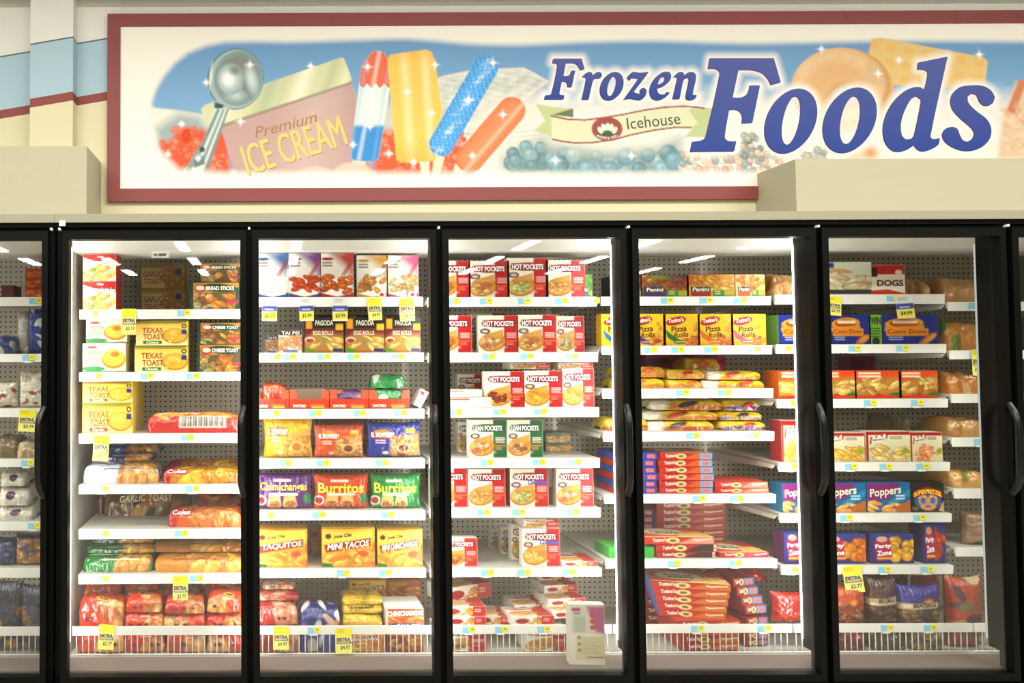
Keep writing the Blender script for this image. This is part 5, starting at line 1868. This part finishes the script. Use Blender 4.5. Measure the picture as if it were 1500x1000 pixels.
# ================= sixth door
place(5, 0, 1190, 1276, 384, a_sandwich, 'large pale sandwich carton tilted at the front', back=.0, d=.07, roll=0)
place(5, 0, 1284, 1325, 388, a_hotdogs, 'red and white hot dog carton', d=.08, side='#e8e0d4')
BRN = ['#c8a06a', '#a87a44', '#d8b880', '#b88a54']
for i, (x0, x1, yt, yb, bk) in enumerate(((1328, 1350, 405, None, .05), (1318, 1376, 392, None, .3), (1362, 1386, 412, None, .02), (1144, 1186, 400, None, .0))):
    place(5, 0, x0, x1, yt, a_film(BRN, 90 + i, 16), 'brown bag of bread, ' + ('in the middle', 'high at the back', 'low at the shelf end', 'beside the upright')[i], 'loaf', yb=yb, back=bk, d=.22, lump=.15)
place(5, 1, 1146, 1217, 461, a_corndog, 'blue corn dog carton beside the upright', d=.1, side='#7ab048')
place(5, 1, 1221, 1275, 461, a_corndog, 'blue corn dog carton in the middle', d=.1, side='#8fbf48')
place(5, 1, 1279.5, 1292, 461, a_win, 'narrow green prize carton face', d=.1)
place(5, 1, 1298, 1379, 461, a_corndog, 'blue corn dog carton at the shelf end', d=.1, side='#4a5ab0')
OF = 'orange and brown breaded food carton'
for i, (x0, x1) in enumerate(((1144, 1198), (1200, 1254), (1256, 1320), (1321, 1373))):
    place(5, 2, x0, x1, 543, lambda w, h, i=i: a_orange(w, h, i + 2), OF, d=.1, side='#c8601f')
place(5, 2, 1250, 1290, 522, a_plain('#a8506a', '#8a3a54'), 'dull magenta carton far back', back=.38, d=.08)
FR = 'white and red appetizer carton '
place(5, 3, 1146, 1200, 616, a_friday('#d8a03a', '#f0cf7a', 1), FR + 'beside the upright', d=.08, side='#b0343a')
place(5, 3, 1208, 1266, 634, a_friday('#d8a83c', '#f0d070', 2), FR + 'with golden wedges', d=.08, side='#b0343a')
place(5, 3, 1270, 1333, 632, a_friday('#c89a4c', '#ecd49a', 3, '#c8cfa8'), FR + 'with pale sticks', d=.08, side='#d8d0c0')
place(5, 3, 1335, 1386, 633, a_friday('#e08a5a', '#f4bc94', 4), FR + 'with reddish pieces', d=.08, side='#d8d0c0')
for i in range(3):
    place(5, 3, 1300 + 16 * i, 1372 + 5 * i, 606 + 4 * i, a_film(['#b8a890', '#d8cdb8', '#c8a87a', '#a8604a'], 100 + i, 14), 'pale bag of breaded food far back', 'loaf', back=.34 - .09 * i, yb=640 + 5 * i, d=.12, lump=.12)
place(5, 4, 1146, 1200, 708, a_poppers, 'purple and blue carton beside the upright', d=.09)
place(5, 4, 1203, 1268, 708, a_poppers, 'purple and blue stuffed pepper carton, half hidden', d=.09)
place(5, 4, 1270, 1333, 707, a_poppers, 'purple and blue stuffed pepper carton, whole', d=.09)
place(5, 4, 1335, 1386, 708, a_pretzel, 'dark soft pretzel carton with yellow arched title', d=.09, side='#3a3a30')
place(5, 5, 1146, 1196, 780, a_zone('#b8682c', '#e8b060', 6), 'blue party snack carton beside the upright', d=.08, side='#5a2a4c')
place(5, 5, 1204, 1268, 783, a_zone('#c8641f', '#f0b03c', 2), 'blue party snack carton with orange wings', d=.08, side='#c8a02c')
place(5, 5, 1273, 1338, 783, a_zone('#c8882c', '#ecc04c', 3), 'blue party snack carton with yellow bites', d=.08, side='#3a2a5c')
place(5, 5, 1350, 1386, 768, a_zone('#a83c24', '#d0603a', 4), 'tall blue party snack carton with red wings', d=.08, side='#3a2a5c')
for i, (x0, x1, yt, yb, bk, cs, dsc) in enumerate(((1140, 1225, 872, 916, .0, ['#b83428', '#a82a20', '#d8503c'], 'red and white meatball bag beside the upright'),
        (1228, 1274, 862, 922, .02, ['#c8683c', '#8a4a30', '#c89a78'], 'orange and white meatball bag'),
        (1280, 1322, 850, 922, .02, ['#6a4a4a', '#5a3a26', '#9a7450'], 'brown meatball bag with tan band'),
        (1326, 1386, 862, 922, .0, ['#54479a', '#5f4a26', '#a8844a'], 'purple and brown meatball bag'),
        (1350, 1384, 848, 880, .14, ['#b83a34', '#8a6a5a', '#d8d0c4'], 'red and white bag high at the shelf end'),
        (1220, 1270, 925, None, 0, ['#b83a2c', '#8a2a20', '#8a6a54'], 'red and brown bag behind the wires'),
        (1274, 1330, 925, None, 0, ['#8a6a54', '#5a4a34', '#a0866a'], 'brown bag behind the wires'),
        (1332, 1384, 925, None, 0, ['#7a6a44', '#a8924c', '#5a4a64'], 'olive and purple bag behind the wires'),
        (1280, 1340, 842, 866, .2, ['#4a3a44', '#6a5a3c', '#3f4a34'], 'dark bag high at the back'))):
    place(5, 6, x0, x1, yt, a_printbag(cs[0], cs[1], cs[2], '#d8c8a8' if i in (2, 3) else None, 'MEATBALLS' if i in (2, 3) else None, '#4a3424', split=.42, n=26, r=.09, seed=110 + i, spot='#d8842c' if i in (1, 3) else None, lie=yb is None), dsc, 'loaf' if yb is None else 'pouch', yb=yb, back=bk, d=.15, t=.09, lump=.12)

# ================= seventh bay, seen through the sixth door
place(6, 0, 1398, 1446, 405, a_film(BRN, 120, 14), 'brown bread bag seen past the upright', 'loaf', d=.2, lump=.12)
place(6, 1, 1398, 1450, 470, a_film(['#d8a05a', '#c8843c', '#8a9a4a'], 121, 12), 'tan and green bag seen past the upright', 'loaf', d=.2)
place(6, 2, 1398, 1450, 545, a_film(['#c8904c', '#a8744a', '#d8b88a'], 122, 12), 'golden brown bag seen past the upright', 'loaf', d=.2)
place(6, 3, 1398, 1450, 612, a_film(BRN, 123, 14), 'pale brown bag seen past the upright', 'loaf', d=.2)
place(6, 4, 1398, 1450, 690, a_film(['#d8b070', '#c8a060', '#7a9a4a'], 124, 14), 'tan bag with green print seen past the upright', 'loaf', d=.2)
place(6, 5, 1418, 1462, 752, a_film(['#b89a84', '#c8a890', '#3f8a4a', '#a88a74'], 125, 20), 'beige bag with green badge', 'pouch', t=.08)
place(6, 6, 1394, 1450, 850, a_film(['#b8543c', '#8a7a54', '#c8b89a', '#6a4a5c'], 126, 20), 'red and brown mixed bag behind the wires', 'pouch', t=.1)
finish_labels()

# ------------------------------------------------------------------ price stickers on the rails
STK = {(0, 0): [52], (0, 1): [42], (0, 3): [40], (0, 4): [50],
       (1, 0): [135, 270], (1, 1): [140, 215, 283], (1, 2): [140, 275], (1, 3): [150, 282], (1, 4): [150, 266], (1, 5): [150, 288],
       (2, 1): [402, 425, 475, 518, 583], (2, 2): [400, 462, 527, 587], (2, 3): [418, 473, 560], (2, 4): [392, 467, 568], (2, 5): [503, 565], (2, 6): [460],
       (3, 0): [664, 712, 768, 823, 869], (3, 1): [716, 772, 838], (3, 2): [668, 732, 792], (3, 3): [713, 790, 843], (3, 4): [708, 760, 840], (3, 5): [714, 768, 834], (3, 6): [687, 735, 797],
       (4, 0): [977, 1035, 1085], (4, 1): [953, 993, 1042, 1105], (4, 2): [1000, 1062], (4, 3): [1015, 1103], (4, 4): [1024, 1080], (4, 5): [988, 1078], (4, 6): [1022, 1120],
       (5, 0): [1308], (5, 1): [1150, 1252, 1322], (5, 2): [1158, 1275, 1344], (5, 3): [1160, 1247, 1298, 1352], (5, 4): [1240, 1347], (5, 5): [1160, 1296, 1358], (5, 6): [1300, 1363],
       (6, 0): [1428], (6, 1): [1430], (6, 3): [1437]}
NUM = ['first', 'second', 'third', 'fourth', 'fifth']


def sticker_proto():
    m = MB()
    m.box(-.0275, -.001, 0, .0008, -.014, .012, S('#8fd0ea')).box(.001, .027, 0, .0008, -.010, .013, S('#f2e73c')).box(-.022, .012, 0.0001, .0006, -.022, -.0142, S('#f2f0ea'))
    m.box(.008, .020, -.0002, 0, -.001, .006, S('#b9a92a'))
    return m.build('price_sticker', M['card'])


sp = None
for (D, row), xs in STK.items():
    for i, x in enumerate(xs):
        if row < 6:
            ya, yb = RAILS[D][row]
            Y = YF - .0016
        else:
            ya, yb = 915.5, 928
            Y = .2 - .0016
        o = sticker_proto() if sp is None else sp.copy()
        if sp is None:
            sp = o
        else:
            COL.objects.link(o)
        zz_ = SHZ[D][row] if row < 6 else ZRAIL1
        o.location = (P(x, ya, Y).x, Y, zz_ - .0175)
        which = f'{NUM[i]} along' if len(xs) > 1 else 'only one'
        tag(o, f'blue and yellow price sticker, {which}, {ORD[row]} shelf rail, {DOOR[D]} door', 'price sticker', 'price stickers on the shelf rails')

# ------------------------------------------------------------------ hanging price tags


def price_tag(D, row, x0, x1, y0, y1, style, price, roll, label):
    Y = (YF if row < 6 else .2) - .006
    a, b = P(x0, y0, Y), P(x1, y1, Y)
    w, h = P(x1, y0, Y).x - a.x, a.z - b.z
    A = art(w, h)
    if style == 'extra':
        A.f('#f0e878').r(0, 0, 1, .34, '#f2e62a').bars(.1, .06, .8, .22, 2, '#b8a82a', .4)
        A.r(.06, .52, .96, .62, '#3a3f78').e(.3, .45, .1, .07, '#e08a2c').t('EXTRA', .08, .38, .92, .52, '#2f3470', bold=.05).bars(.12, .54, .9, .60, 1, '#f0e878', .6)
        A.t(price, .3, .68, .9, .85, '#5a5428')
        hd = '#f2e62a'
    else:
        A.f('#e8e6e0').bars(.1, .04, .8, .22, 3, '#8a8a8a', .4).r(0, .32, 1, .58, '#2f3f94').bars(.18, .46, .82, .54, 1, '#d8dcf0', .6)
        A.p([(0, .64), (1, .56), (1, .92), (0, .96)], '#f0e43c').t(price, .2, .68, .86, .86, '#3a3a30')
        hd = '#e8e6e0'
    mb = MB()
    X, Z = (A.U - .5) * w, -A.V * h
    curl = .006 * A.V ** 2
    mb.grid(np.stack([X, -.0005 - curl, Z], -1), A.C)
    mb.grid(np.stack([X, -curl, Z], -1), np.broadcast_to(L('#e6e2d6'), A.C.shape), flip=True)
    put_text(mb, A, lambda u, v: np.stack([(u - .5) * w, -.001 - .006 * v ** 2, -v * h], 1))
    o = mb.build('price_tag', M['card'])
    o.rotation_euler = (0, R(roll), 0)
    o.location = ((a.x * 2 + w) / 2, Y + .004, a.z)
    tag(o, label + f', {ORD[row]} shelf rail, {DOOR[D]} door', 'price tag', 'hanging price tags')


WB, EX = 'white blue and yellow hanging price tag', 'yellow hanging savings tag'
price_tag(2, 0, 384, 406, 437, 470, 'blue', '$2.19', 1, WB + ' under the rice')
price_tag(2, 0, 438, 459, 437, 470, 'blue', '$3.99', -1, WB + ' under the purple carton')
price_tag(2, 0, 487, 509, 437, 470, 'blue', '$3.99', 0, WB + ' beyond the other two')
price_tag(2, 0, 538, 558, 436, 469, 'extra', '$4.97', -3, EX + ' under the golden carton')
price_tag(2, 0, 585, 607, 437, 470, 'extra', '$4.97', -1, EX + ' under the pink carton')
price_tag(2, 6, 400, 423, 918, 951, 'extra', '$4.97', 0, EX + ' by the red bags')
price_tag(2, 6, 491, 515, 920, 957, 'extra', '$4.97', -1, EX + ' under the yellow packets')
price_tag(1, 0, 178, 199, 452, 490, 'extra', '$3.19', 0, EX)
price_tag(1, 2, 137, 160, 638, 675, 'extra', '$2.97', 2, EX)
price_tag(1, 5, 253, 275, 843, 883, 'extra', '$2.77', 0, EX)
price_tag(1, 6, 145, 168, 915, 951, 'extra', '$2.77', 3, EX)
price_tag(0, 2, 28, 53, 600, 632, 'extra', '$5.79', 3, EX)
price_tag(5, 5, 1234, 1262, 829, 868, 'extra', '$2.77', -6, EX)
price_tag(5, 0, 1312, 1338, 434, 466, 'blue', '$4.99', -3, WB)
price_tag(5, 0, 1213, 1234, 434, 462, 'extra', '$3.79', 6, EX)
price_tag(6, 1, 1425, 1438, 512, 550, 'extra', '$4.97', 3, EX)
